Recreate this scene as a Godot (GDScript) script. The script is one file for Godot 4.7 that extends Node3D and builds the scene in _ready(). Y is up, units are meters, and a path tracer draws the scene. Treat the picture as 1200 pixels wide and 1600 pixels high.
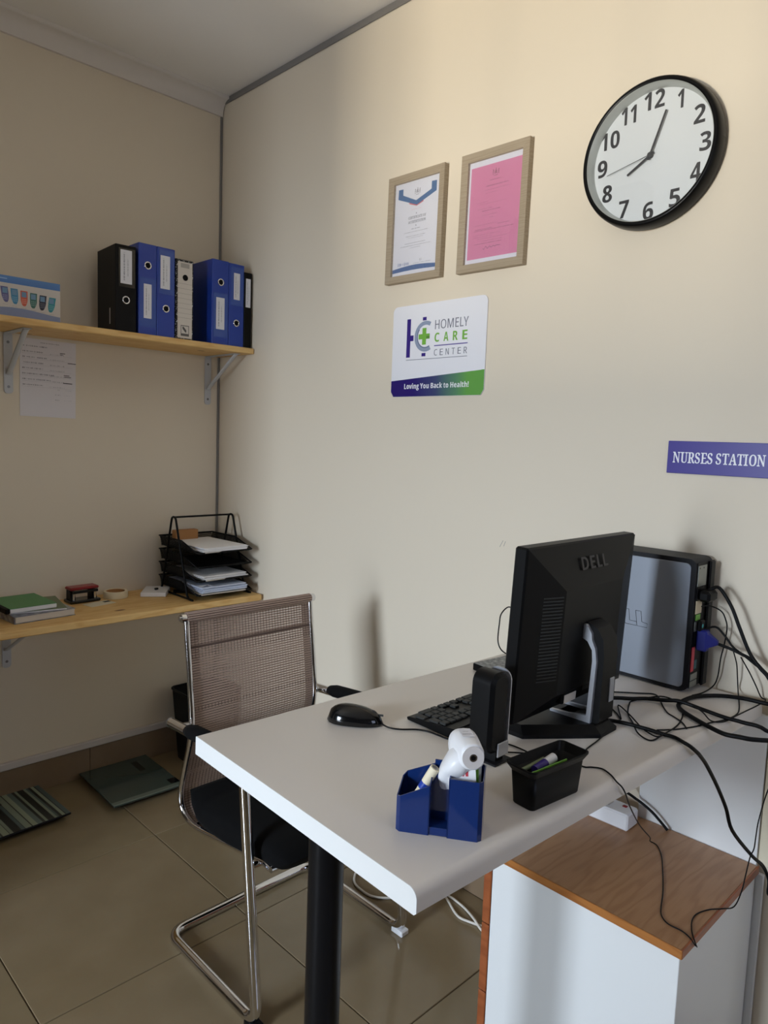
extends Node3D

# ---------------------------------------------------------------- helpers
var M := {}
var scribble: ImageTexture

class MB:
	var st := SurfaceTool.new()
	var xf := Transform3D()
	func _init(x := Transform3D()) -> void:
		st.begin(Mesh.PRIMITIVE_TRIANGLES)
		xf = x
	func v(p: Vector3, uv := Vector2.ZERO, c := Color.WHITE) -> void:
		st.set_uv(uv)
		st.set_color(c)
		st.add_vertex(xf * p)
	# corners counter-clockwise as seen from outside; Godot's front faces run clockwise
	func tri(a: Vector3, b: Vector3, c: Vector3, g := -1) -> void:
		st.set_smooth_group(g)
		v(a); v(c); v(b)
	func quad(a: Vector3, b: Vector3, c: Vector3, d: Vector3, g := -1) -> void:
		tri(a, b, c, g)
		tri(a, c, d, g)
	func quad_uv(a: Vector3, b: Vector3, c: Vector3, d: Vector3) -> void:
		st.set_smooth_group(-1)
		var u := [Vector2(0, 1), Vector2(1, 1), Vector2(1, 0), Vector2(0, 0)]
		var p := [a, b, c, d]
		for i in [0, 2, 1, 0, 3, 2]:
			v(p[i], u[i])
	func quad_col(a: Vector3, b: Vector3, c: Vector3, d: Vector3, ca: Color, cb: Color, cc: Color, cd: Color) -> void:
		st.set_smooth_group(-1)
		var p := [a, b, c, d]
		var k := [ca, cb, cc, cd]
		for i in [0, 2, 1, 0, 3, 2]:
			v(p[i], Vector2.ZERO, k[i])
	func done() -> ArrayMesh:
		st.generate_normals()
		st.index()
		return st.commit()
	# eight corners: bottom ring counter-clockwise from above, then the top ring
	func hexa(p: Array) -> void:
		quad(p[3], p[2], p[1], p[0])
		quad(p[4], p[5], p[6], p[7])
		for i in 4:
			var j := (i + 1) % 4
			quad(p[i], p[j], p[4 + j], p[4 + i])
	func box(a: Vector3, b: Vector3, bev := 0.0) -> void:
		if bev <= 0.0:
			hexa([Vector3(a.x, a.y, b.z), Vector3(b.x, a.y, b.z), Vector3(b.x, a.y, a.z), Vector3(a.x, a.y, a.z), Vector3(a.x, b.y, b.z), Vector3(b.x, b.y, b.z), Vector3(b.x, b.y, a.z), Vector3(a.x, b.y, a.z)])
			return
		var c := (a + b) * 0.5
		var h := (b - a) * 0.5
		bev = minf(bev, minf(h.x, minf(h.y, h.z)) * 0.95)
		var f := func(s: Vector3, k: int) -> Vector3:
			var r := Vector3(h.x - bev, h.y - bev, h.z - bev)
			r[k] = h[k]
			return c + r * s
		for k in 3:
			var u := (k + 1) % 3
			var w := (k + 2) % 3
			for s in [-1.0, 1.0]:
				var q := []
				for e in [[-1, -1], [1, -1], [1, 1], [-1, 1]]:
					var t := Vector3.ZERO
					t[k] = s
					t[u] = e[0]
					t[w] = e[1]
					q.append(f.call(t, k))
				if s > 0:
					quad(q[0], q[1], q[2], q[3])
				else:
					quad(q[3], q[2], q[1], q[0])
		for k in 3:  # edges along axis k
			var u := (k + 1) % 3
			var w := (k + 2) % 3
			for su in [-1.0, 1.0]:
				for sw in [-1.0, 1.0]:
					var lo := Vector3.ZERO
					lo[u] = su
					lo[w] = sw
					lo[k] = -1
					var hi := lo
					hi[k] = 1
					edge(f.call(lo, u), f.call(lo, w), f.call(hi, w), f.call(hi, u), c)
		for sx in [-1.0, 1.0]:
			for sy in [-1.0, 1.0]:
				for sz in [-1.0, 1.0]:
					var s := Vector3(sx, sy, sz)
					var p: Vector3 = f.call(s, 0)
					var q: Vector3 = f.call(s, 1)
					var r: Vector3 = f.call(s, 2)
					if (q - p).cross(r - p).dot(p - c) > 0:
						tri(p, q, r)
					else:
						tri(p, r, q)
	func edge(a: Vector3, b: Vector3, c2: Vector3, d: Vector3, c: Vector3) -> void:
		if (b - a).cross(c2 - a).dot((a + c2) * 0.5 - c) > 0:
			quad(a, b, c2, d)
		else:
			quad(d, c2, b, a)
	func tube(pts: Array, r: float, n := 8, cap := true, closed := false, flat := 1.0) -> void:
		var m := pts.size()
		var rings := []
		var up := Vector3.ZERO
		for i in m:
			var a: Vector3 = pts[(i - 1 + m) % m] if closed else pts[maxi(i - 1, 0)]
			var b: Vector3 = pts[(i + 1) % m] if closed else pts[mini(i + 1, m - 1)]
			var t := (b - a).normalized()
			if up == Vector3.ZERO:
				up = Vector3.UP if absf(t.y) < 0.9 else Vector3.RIGHT
			up = (up - t * up.dot(t)).normalized()
			var side := t.cross(up)
			var ring := []
			for k in n:
				var an := TAU * k / n
				ring.append(Vector3(pts[i]) + (side * cos(an) + up * sin(an) * flat) * r)
			rings.append(ring)
		for i in (m if closed else m - 1):
			var p: Array = rings[i]
			var q: Array = rings[(i + 1) % m]
			for k in n:
				var l := (k + 1) % n
				quad(p[l], p[k], q[k], q[l], 1)
		if cap and not closed:
			for k in range(1, n - 1):
				tri(rings[0][0], rings[0][k], rings[0][k + 1])
				tri(rings[m - 1][0], rings[m - 1][k + 1], rings[m - 1][k])
	# profile of (radius, height), turned about y; sharp corners where a point is given twice
	func lathe(prof: Array, n := 32) -> void:
		var g := 1
		for i in prof.size() - 1:
			var a: Vector2 = prof[i]
			var b: Vector2 = prof[i + 1]
			if a.is_equal_approx(b):
				g = 3 - g
				continue
			for k in n:
				var t := TAU * k / n
				var u := TAU * (k + 1) / n
				var p := Vector3(a.x * cos(t), a.y, a.x * sin(t))
				var q := Vector3(a.x * cos(u), a.y, a.x * sin(u))
				var r := Vector3(b.x * cos(u), b.y, b.x * sin(u))
				var s := Vector3(b.x * cos(t), b.y, b.x * sin(t))
				if a.x > 1e-6:
					tri(p, r, q, g)
				if b.x > 1e-6:
					tri(p, s, r, g)
	# polygon in the xy plane, counter-clockwise, pushed along z
	func prism(poly: Array, z0: float, z1: float, smooth := false, bev := 0.0) -> void:
		var pv := PackedVector2Array(poly)
		var area := 0.0
		for i in pv.size():
			area += pv[i].cross(pv[(i + 1) % pv.size()])
		if area < 0:
			pv.reverse()
		var top := pv
		if bev > 0:
			var off := Geometry2D.offset_polygon(pv, -bev, Geometry2D.JOIN_MITER)
			if off.size() == 1 and off[0].size() == pv.size():
				top = off[0]
				var best := 0
				for i in top.size():
					if top[i].distance_to(pv[0]) < top[best].distance_to(pv[0]):
						best = i
				var turned := PackedVector2Array()
				for i in top.size():
					turned.append(top[(best + i) % top.size()])
				top = turned
			else:
				bev = 0.0
		var n := pv.size()
		var g := 1
		for i in n:
			var j := (i + 1) % n
			if absf((pv[i] - pv[(i + n - 1) % n]).angle_to(pv[j] - pv[i])) > 0.55:
				g = g % 30 + 1
			quad(Vector3(pv[i].x, pv[i].y, z0), Vector3(pv[j].x, pv[j].y, z0), Vector3(pv[j].x, pv[j].y, z1 - bev), Vector3(pv[i].x, pv[i].y, z1 - bev), g)
			if bev > 0:
				quad(Vector3(pv[i].x, pv[i].y, z1 - bev), Vector3(pv[j].x, pv[j].y, z1 - bev), Vector3(top[j].x, top[j].y, z1), Vector3(top[i].x, top[i].y, z1))
		var id := Geometry2D.triangulate_polygon(pv)
		for i in range(0, id.size(), 3):
			var a := pv[id[i]]
			var b := pv[id[i + 1]]
			var c := pv[id[i + 2]]
			if (b - a).cross(c - a) < 0:
				var s := b
				b = c
				c = s
			tri(Vector3(a.x, a.y, z0), Vector3(c.x, c.y, z0), Vector3(b.x, b.y, z0))
		id = Geometry2D.triangulate_polygon(top)
		for i in range(0, id.size(), 3):
			var a := top[id[i]]
			var b := top[id[i + 1]]
			var c := top[id[i + 2]]
			if (b - a).cross(c - a) < 0:
				var s := b
				b = c
				c = s
			tri(Vector3(a.x, a.y, z1), Vector3(b.x, b.y, z1), Vector3(c.x, c.y, z1))
	func torus(at: Vector3, axis: Vector3, rad: float, r: float, n := 24, m := 8) -> void:
		var u := (Vector3.UP if absf(axis.y) < 0.9 else Vector3.RIGHT).cross(axis).normalized()
		var w := axis.cross(u).normalized()
		var pts := []
		for i in n:
			pts.append(at + (u * cos(TAU * i / n) + w * sin(TAU * i / n)) * rad)
		tube(pts, r, m, false, true)
	func disc(at: Vector3, axis: Vector3, rad: float, n := 24) -> void:
		var u := (Vector3.UP if absf(axis.y) < 0.9 else Vector3.RIGHT).cross(axis).normalized()
		var w := axis.cross(u).normalized()
		for i in n:
			tri(at, at + (u * cos(TAU * i / n) + w * sin(TAU * i / n)) * rad, at + (u * cos(TAU * (i + 1) / n) + w * sin(TAU * (i + 1) / n)) * rad)
	# closed rings of equal length joined into a smooth skin, ends capped
	func loft(rings: Array, caps := true, g := 1) -> void:
		for i in rings.size() - 1:
			var p: Array = rings[i]
			var q: Array = rings[i + 1]
			for k in p.size():
				var l := (k + 1) % p.size()
				quad(p[k], p[l], q[l], q[k], g)
		if caps:
			for e in [0, rings.size() - 1]:
				var r: Array = rings[e]
				var c := Vector3.ZERO
				for p in r:
					c += p
				c /= r.size()
				for k in r.size():
					var l := (k + 1) % r.size()
					if e == 0:
						tri(c, r[l], r[k], g)
					else:
						tri(c, r[k], r[l], g)

func V(x: float, y: float, z: float) -> Vector3:
	return Vector3(x, y, z)

func P(x: float, y: float) -> Vector2:
	return Vector2(x, y)

func mat(key: String, col: Color, rough := 0.6, metal := 0.0, spec := 0.5) -> StandardMaterial3D:
	var m := StandardMaterial3D.new()
	m.resource_name = key
	m.albedo_color = col
	m.roughness = rough
	m.metallic = metal
	m.metallic_specular = spec
	M[key] = m
	return m

func rgb(r: int, g: int, b: int) -> Color:
	return Color(r / 255.0, g / 255.0, b / 255.0)

func tri_tex(m: StandardMaterial3D, t: Texture2D, scale: Vector3, world := true) -> void:
	m.albedo_texture = t
	m.uv1_triplanar = true
	m.uv1_world_triplanar = world
	m.uv1_scale = scale

func part(called: String, mesh: Mesh, m: Material, parent: Node = self) -> MeshInstance3D:
	var o := MeshInstance3D.new()
	o.name = called
	o.mesh = mesh
	o.material_override = m
	parent.add_child(o, true)
	return o

var used := {}
func numbered(called: String) -> String:
	used[called] = used.get(called, -1) + 1
	return called if used[called] == 0 else "%s_%03d" % [called, used[called]]

func tag(o: Node, label: String, category: String, group := "") -> void:
	o.set_meta("label", label)
	o.set_meta("category", category)
	if group:
		o.set_meta("group", group)

func thing(called: String, label: String, category: String, at := Vector3.ZERO, yaw := 0.0, group := "") -> Node3D:
	var o := Node3D.new()
	o.name = numbered(called)
	add_child(o)
	o.position = at
	o.rotation.y = yaw
	tag(o, label, category, group)
	return o

func single(called: String, mesh: Mesh, m: Material, label: String, category: String, group := "") -> MeshInstance3D:
	var o := part(numbered(called), mesh, m, self)
	tag(o, label, category, group)
	return o

func struct(called: String, mesh: Mesh, m: Material) -> MeshInstance3D:
	var o := part(called, mesh, m, self)
	o.set_meta("kind", "structure")
	return o

func boxm(a: Vector3, b: Vector3, bev := 0.0) -> ArrayMesh:
	var mb := MB.new()
	mb.box(a, b, bev)
	return mb.done()

func smooth(pts: Array, k := 6) -> Array:
	var out := []
	var n := pts.size()
	for i in n - 1:
		var p0: Vector3 = pts[maxi(i - 1, 0)]
		var p1: Vector3 = pts[i]
		var p2: Vector3 = pts[i + 1]
		var p3: Vector3 = pts[mini(i + 2, n - 1)]
		for j in k:
			var t := float(j) / k
			out.append(0.5 * (2.0 * p1 + (p2 - p0) * t + (2.0 * p0 - 5.0 * p1 + 4.0 * p2 - p3) * t * t + (3.0 * p1 - p0 - 3.0 * p2 + p3) * t * t * t))
	out.append(pts[n - 1])
	return out

func fillet(pts: Array, r: float, k := 6) -> Array:
	var out := [pts[0]]
	for i in range(1, pts.size() - 1):
		var p: Vector3 = pts[i]
		var a: Vector3 = pts[i - 1] - p
		var b: Vector3 = pts[i + 1] - p
		var d := minf(r, minf(a.length(), b.length()) * 0.49)
		var s := p + a.normalized() * d
		var e := p + b.normalized() * d
		for j in k + 1:
			var t := float(j) / k
			out.append(s.lerp(p, t).lerp(p.lerp(e, t), t))
	out.append(pts[pts.size() - 1])
	return out

# lettering that fills a box of w by h, its lower left corner at (x, y), facing +z of its parent
func text(s: String, bold: int, x: float, y: float, w: float, h: float, z: float, m: Material, parent: Node, spin := 0.0) -> MeshInstance3D:
	var f := SystemFont.new()
	f.font_names = PackedStringArray(["Droid Serif" if bold == 2 else "Droid Sans"])
	f.font_weight = 400 if bold == 0 else 700
	var t := TextMesh.new()
	t.text = s
	t.font = f
	t.font_size = 48
	t.pixel_size = 0.001
	t.depth = 0.004
	t.curve_step = 2.0
	t.horizontal_alignment = HORIZONTAL_ALIGNMENT_LEFT
	var bb := t.get_aabb()
	var o := part("lettering", t, m, parent)
	var sx := w / bb.size.x if w > 0 else h / bb.size.y
	var sy := h / bb.size.y
	var sz := 0.0006 / 0.004
	o.transform = Transform3D(Basis(Vector3(0, 0, 1), spin), Vector3(x, y, z)) * Transform3D(Basis.from_scale(Vector3(sx, sy, sz)), Vector3(-bb.position.x * sx, -bb.position.y * sy, 0))
	return o

func noise(freq: float, sd: int, oct := 3) -> FastNoiseLite:
	var n := FastNoiseLite.new()
	n.seed = sd
	n.frequency = freq
	n.noise_type = FastNoiseLite.TYPE_SIMPLEX_SMOOTH
	n.fractal_octaves = oct
	return n

func noise_tex(freq: float, sd: int, a: Color, b: Color, size := 256) -> NoiseTexture2D:
	var t := NoiseTexture2D.new()
	t.width = size
	t.height = size
	t.seamless = true
	t.noise = noise(freq, sd, 4)
	var g := Gradient.new()
	g.set_color(0, a)
	g.set_color(1, b)
	t.color_ramp = g
	return t

func wood(w: int, h: int, sd: int, base: Color, dark: Color, rings: float, knots: Array) -> ImageTexture:
	var im := Image.create(w, h, false, Image.FORMAT_RGB8)
	var n := noise(1.0, sd, 3)
	for y in h:
		for x in w:
			var warp := n.get_noise_2d(x * 0.006, y * 0.02) * 1.6
			var v := y * rings / h + warp
			for k in knots:
				var dx: float = (x - k[0]) / 2.2
				var dy: float = y - k[1]
				var d := sqrt(dx * dx + dy * dy)
				v += exp(-d / 14.0) * 1.4 * signf(dy)
			var line := pow(0.5 + 0.5 * sin(TAU * v), 2.2)
			var grain := n.get_noise_2d(x * 0.03, y * 1.3) * 0.5 + 0.5
			var c := base.lerp(dark, clampf(line * 0.45 + grain * 0.35, 0, 1))
			for k in knots:
				var dx: float = (x - k[0]) / 1.5
				var dy: float = y - k[1]
				var d := sqrt(dx * dx + dy * dy)
				if d < k[2]:
					c = c.lerp(Color(0.30, 0.15, 0.07), clampf(1.5 - 1.2 * d / k[2], 0, 1) * 0.85)
			im.set_pixel(x, y, c)
	im.generate_mipmaps()
	return ImageTexture.create_from_image(im)

func scrawl(im: Image, rng: RandomNumberGenerator, x0: int, x1: int, y: int, h: int, c: Color, dens := 0.75) -> void:
	var x := x0
	while x < x1:
		var w := rng.randi_range(3, 12)
		for i in w:
			if x + i >= x1:
				break
			var hh := maxi(1, int(h * rng.randf_range(0.35, 1.0)))
			if rng.randf() < dens:
				im.fill_rect(Rect2i(x + i, y + (h - hh) / 2, 1, hh), c)
		x += w + rng.randi_range(2, 4)

func printed(im: Image, rough := 0.5) -> StandardMaterial3D:
	im.generate_mipmaps()
	var m := StandardMaterial3D.new()
	m.resource_name = "print"
	m.albedo_texture = ImageTexture.create_from_image(im)
	m.roughness = rough
	return m

func card(w: float, h: float, z := 0.0) -> ArrayMesh:
	var mb := MB.new()
	mb.quad_uv(V(0, 0, z), V(w, 0, z), V(w, h, z), V(0, h, z))
	return mb.done()

func rrect(x0: float, y0: float, x1: float, y1: float, r: float, k := 5) -> Array:
	var out := []
	for c in [[x1 - r, y1 - r, 0.0], [x0 + r, y1 - r, 0.25], [x0 + r, y0 + r, 0.5], [x1 - r, y0 + r, 0.75]]:
		for i in k + 1:
			var a: float = TAU * (c[2] + 0.25 * i / k)
			out.append(P(c[0] + r * cos(a), c[1] + r * sin(a)))
	return out

func _ready() -> void:
	view_and_light()
	materials()
	room()
	upper_shelf()
	lower_shelf()
	wall_pictures()
	wall_clock()
	desk()
	pedestal()
	chair()
	floor_things()
	computer()
	desk_things()
	cables()

# ---------------------------------------------------------------- camera, sky, lights
func view_and_light() -> void:
	var cam := Camera3D.new()
	cam.name = "camera"
	add_child(cam)
	cam.position = V(-1.812, 1.4766, 2.964)
	cam.rotation = Vector3(deg_to_rad(-5.740), deg_to_rad(-44.534), deg_to_rad(2.053))
	cam.fov = 70.92
	cam.near = 0.05
	cam.current = true
	var e := Environment.new()
	e.background_mode = Environment.BG_SKY
	var sky := Sky.new()
	var sm := ProceduralSkyMaterial.new()
	sm.sky_top_color = Color(0.42, 0.58, 0.85)
	sm.sky_horizon_color = Color(0.82, 0.88, 0.95)
	sm.ground_bottom_color = Color(0.42, 0.38, 0.32)
	sm.ground_horizon_color = Color(0.6, 0.56, 0.5)
	sm.sky_energy_multiplier = 2.2
	sm.ground_energy_multiplier = 1.0
	sky.sky_material = sm
	e.sky = sky
	e.tonemap_mode = Environment.TONE_MAPPER_LINEAR
	e.tonemap_exposure = 0.5
	e.sdfgi_enabled = true
	e.ssao_enabled = true
	e.ssil_enabled = true
	var we := WorldEnvironment.new()
	we.name = "world"
	we.environment = e
	add_child(we)
	# the bright sky outside, seen from inside through the glazed door in the far wall
	portal("sky_daylight", Vector2(2.2, 1.5), V(-7.5, 2.45, 2.1), V(0, 1.2, 1.7), Color(0.86, 0.93, 1.0), 162.0)
	# light thrown in level through that door by the walls outside
	portal("door_daylight", Vector2(0.72, 1.60), V(-4.50, 1.25, 1.83), V(1, 1.25, 1.83), Color(0.93, 0.96, 1.0), 10.0)
	# daylight through the small window behind the viewer
	portal("window_daylight", Vector2(1.0, 0.9), V(-0.9, 1.75, 4.52), V(-0.9, 1.75, 0), Color(0.95, 0.96, 1.0), 1.3)
	# sunlight thrown back up by the pale paving outside, through the same door
	portal("sunlit_paving", Vector2(0.5, 0.4), V(-9.0, 0.02, 1.88), V(0, 2.9, 1.5), Color(1.0, 0.96, 0.87), 135.0)

func portal(called: String, size: Vector2, at: Vector3, towards: Vector3, col: Color, energy: float) -> void:
	var l := AreaLight3D.new()
	l.name = called
	add_child(l)
	l.area_size = size
	l.area_normalize_energy = true
	l.look_at_from_position(at, towards, Vector3.UP)
	l.light_color = col
	l.light_energy = energy
	l.area_range = 14.0
	l.area_attenuation = 2.0
	l.shadow_enabled = true

func materials() -> void:
	var m := mat("wall", rgb(227, 215, 195), 0.75)
	m.heightmap_enabled = true
	m.heightmap_texture = noise_tex(0.02, 3, Color(0.45, 0.45, 0.45), Color(0.55, 0.55, 0.55))
	m.heightmap_scale = 0.06
	m.uv1_triplanar = true
	m.uv1_world_triplanar = true
	m.uv1_scale = V(2, 2, 2)
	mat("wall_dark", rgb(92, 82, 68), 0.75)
	mat("ceiling", rgb(240, 237, 233), 0.85)
	mat("cornice", rgb(224, 218, 212), 0.7)
	mat("filler", rgb(128, 124, 120), 0.85)
	mat("trim_white", rgb(205, 198, 194), 0.5)
	mat("grout", rgb(92, 76, 56), 0.9)
	for i in 4:
		var c := [rgb(128, 112, 84), rgb(125, 109, 82), rgb(131, 114, 87), rgb(127, 111, 84)][i] as Color
		m = mat("tile%d" % i, Color.WHITE, 0.13)
		tri_tex(m, noise_tex(0.012, 11 + i, c.darkened(0.035), c.lightened(0.035)), V(1.1, 1.1, 1.1))
	m = mat("skirting_tile", Color.WHITE, 0.2)
	tri_tex(m, noise_tex(0.012, 21, rgb(128, 108, 86), rgb(138, 117, 95)), V(1.1, 1.1, 1.1))
	m = mat("pine", Color.WHITE, 0.55)
	tri_tex(m, wood(640, 256, 5, rgb(232, 196, 132), rgb(206, 156, 88), 9.0, [[150, 60, 7], [395, 190, 6], [560, 110, 5], [300, 22, 6]]), V(0.62, 2.4, 2.4))
	m = mat("brown_wood", Color.WHITE, 0.38)
	tri_tex(m, wood(512, 256, 9, rgb(172, 130, 92), rgb(146, 102, 66), 9.0, [[300, 90, 3]]), V(0.7, 3.0, 2.6))
	m = mat("brown_edge", Color.WHITE, 0.35)
	tri_tex(m, wood(256, 128, 12, rgb(178, 116, 58), rgb(140, 82, 38), 5.0, []), V(3.0, 8.0, 1.5))
	m = mat("drawer_wood", Color.WHITE, 0.4)
	tri_tex(m, wood(256, 128, 13, rgb(164, 92, 52), rgb(128, 66, 34), 5.0, []), V(2.0, 3.0, 2.0))
	m = mat("taupe_wood", Color.WHITE, 0.6)
	tri_tex(m, wood(256, 128, 17, rgb(172, 157, 135), rgb(148, 132, 110), 14.0, []), V(2.0, 9.0, 6.0), false)
	mat("laminate", rgb(220, 212, 203), 0.33)
	mat("white_board", rgb(230, 230, 228), 0.4)
	mat("cream", rgb(226, 216, 190), 0.5)
	mat("bracket", rgb(196, 198, 202), 0.4)
	mat("screw", rgb(120, 120, 122), 0.3, 1.0)
	mat("chrome", rgb(225, 225, 228), 0.09, 1.0)
	mat("brushed", rgb(190, 190, 192), 0.3, 1.0)
	mat("black_plastic", rgb(9, 9, 10), 0.42, 0.0, 0.3)
	mat("black_matte", rgb(7, 7, 8), 0.75, 0.0, 0.3)
	mat("black_gloss", rgb(12, 12, 13), 0.12)
	mat("dark_grey", rgb(30, 30, 33), 0.5, 0.0, 0.3)
	mat("key_grey", rgb(56, 57, 56), 0.5, 0.0, 0.3)
	mat("black_metal", rgb(16, 16, 18), 0.33, 0.0, 0.3)
	mat("black_wire", rgb(9, 9, 10), 0.45, 0.0, 0.3)
	mat("cable", rgb(8, 8, 9), 0.5, 0.0, 0.3)
	mat("white_cable", rgb(222, 216, 206), 0.5)
	mat("white_plastic", rgb(236, 236, 238), 0.35)
	mat("silver", rgb(186, 188, 194), 0.35, 0.6)
	mat("pc_panel", rgb(142, 148, 158), 0.42, 0.35)
	mat("steel", rgb(150, 152, 146), 0.4, 0.8)
	mat("beige_plastic", rgb(214, 196, 164), 0.5)
	mat("vga_blue", rgb(22, 30, 120), 0.5)
	mat("teal_plug", rgb(60, 170, 170), 0.45)
	mat("red", rgb(140, 18, 28), 0.35)
	mat("card_red", rgb(196, 60, 72), 0.5)
	mat("board_green", rgb(48, 92, 96), 0.5)
	mat("binder_blue", rgb(30, 62, 158), 0.32)
	mat("binder_blue_pocket", rgb(58, 86, 164), 0.16)
	mat("binder_black", rgb(9, 9, 10), 0.5, 0.0, 0.3)
	mat("paper", rgb(236, 234, 234), 0.8)
	mat("paper_edge", rgb(206, 198, 186), 0.85)
	mat("paper_blue", rgb(206, 214, 232), 0.8)
	mat("cardboard", rgb(176, 126, 78), 0.8)
	mat("tape", rgb(232, 220, 190), 0.6)
	mat("green_cover", rgb(46, 130, 58), 0.35)
	mat("olive_cover", rgb(112, 124, 92), 0.5)
	mat("holder_blue", rgb(20, 44, 98), 0.1)
	mat("pad_black", rgb(6, 6, 7), 0.85, 0.0, 0.3)
	mat("seat_black", rgb(5, 5, 6), 0.95, 0.0, 0.3)
	m = mat("mesh_fabric", rgb(176, 152, 138), 0.75)
	m.backlight_enabled = true
	m.backlight = Color(0.25, 0.22, 0.2)
	mat("mesh_thread", rgb(96, 78, 70), 0.8)
	mat("sign_white", rgb(238, 238, 244), 0.35)
	mat("purple", rgb(54, 34, 128), 0.4)
	mat("purple_line", rgb(92, 80, 156), 0.4)
	mat("sign_purple", rgb(62, 50, 140), 0.35)
	mat("sign_grey", rgb(120, 122, 136), 0.45)
	mat("arc_grey", rgb(146, 158, 182), 0.45)
	mat("arc_dark", rgb(96, 108, 140), 0.45)
	mat("sign_green", rgb(120, 180, 72), 0.4)
	mat("plus_dark", rgb(92, 138, 62), 0.4)
	mat("white_letter", rgb(240, 240, 244), 0.4)
	mat("print_grey", rgb(150, 150, 160), 0.6)
	mat("clock_black", rgb(8, 8, 9), 0.35, 0.0, 0.3)
	mat("clock_face", rgb(216, 220, 222), 0.5)
	mat("clock_inner", rgb(176, 180, 176), 0.35, 0.3)
	mat("clock_ink", rgb(18, 18, 24), 0.5, 0.0, 0.3)
	mat("dark_chrome", rgb(66, 66, 70), 0.22, 1.0)
	m = mat("pane", Color(1, 1, 1, 0.04), 0.03)
	m.transparency = BaseMaterial3D.TRANSPARENCY_ALPHA
	m = mat("scale_glass", rgb(54, 66, 60), 0.06)
	mat("scale_strip", rgb(120, 132, 122), 0.25, 0.5)
	mat("bin_black", rgb(9, 9, 10), 0.45, 0.0, 0.3)
	mat("paving", rgb(200, 190, 172), 0.9)
	m = mat("band", Color.WHITE, 0.35)
	m.vertex_color_use_as_albedo = true
	m = mat("marble", Color.WHITE, 0.5)
	tri_tex(m, noise_tex(0.05, 31, Color(0.02, 0.02, 0.02), Color(0.03, 0.03, 0.03)), V(9, 9, 9), false)
	var g := (m.albedo_texture as NoiseTexture2D).color_ramp
	g.add_point(0.66, Color(0.02, 0.02, 0.02))
	g.add_point(0.72, Color(0.85, 0.85, 0.85))
	g.set_color(3, Color(0.9, 0.9, 0.9))
	m = mat("grey_pattern", Color.WHITE, 0.4)
	tri_tex(m, noise_tex(0.04, 33, rgb(70, 74, 76), rgb(176, 178, 176)), V(7, 7, 7), false)
	m = mat("photo_cover", Color.WHITE, 0.3)
	tri_tex(m, noise_tex(0.02, 35, rgb(58, 56, 84), rgb(190, 196, 190)), V(5, 5, 5), false)
	var rng := RandomNumberGenerator.new()
	rng.seed = 4
	var im := Image.create(256, 56, false, Image.FORMAT_RGB8)
	im.fill(rgb(224, 224, 230))
	scrawl(im, rng, 24, 236, 14, 9, rgb(120, 122, 134), 0.7)
	scrawl(im, rng, 60, 190, 32, 9, rgb(130, 132, 142), 0.6)
	M["label_print"] = printed(im)

# ---------------------------------------------------------------- room
const SIDE := Transform3D(Basis(Vector3(0, 0, 1), Vector3(0, 1, 0), Vector3(-1, 0, 0)), Vector3.ZERO)
const X0 := -4.6
const Z1 := 4.6
const TOP := 2.96

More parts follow.
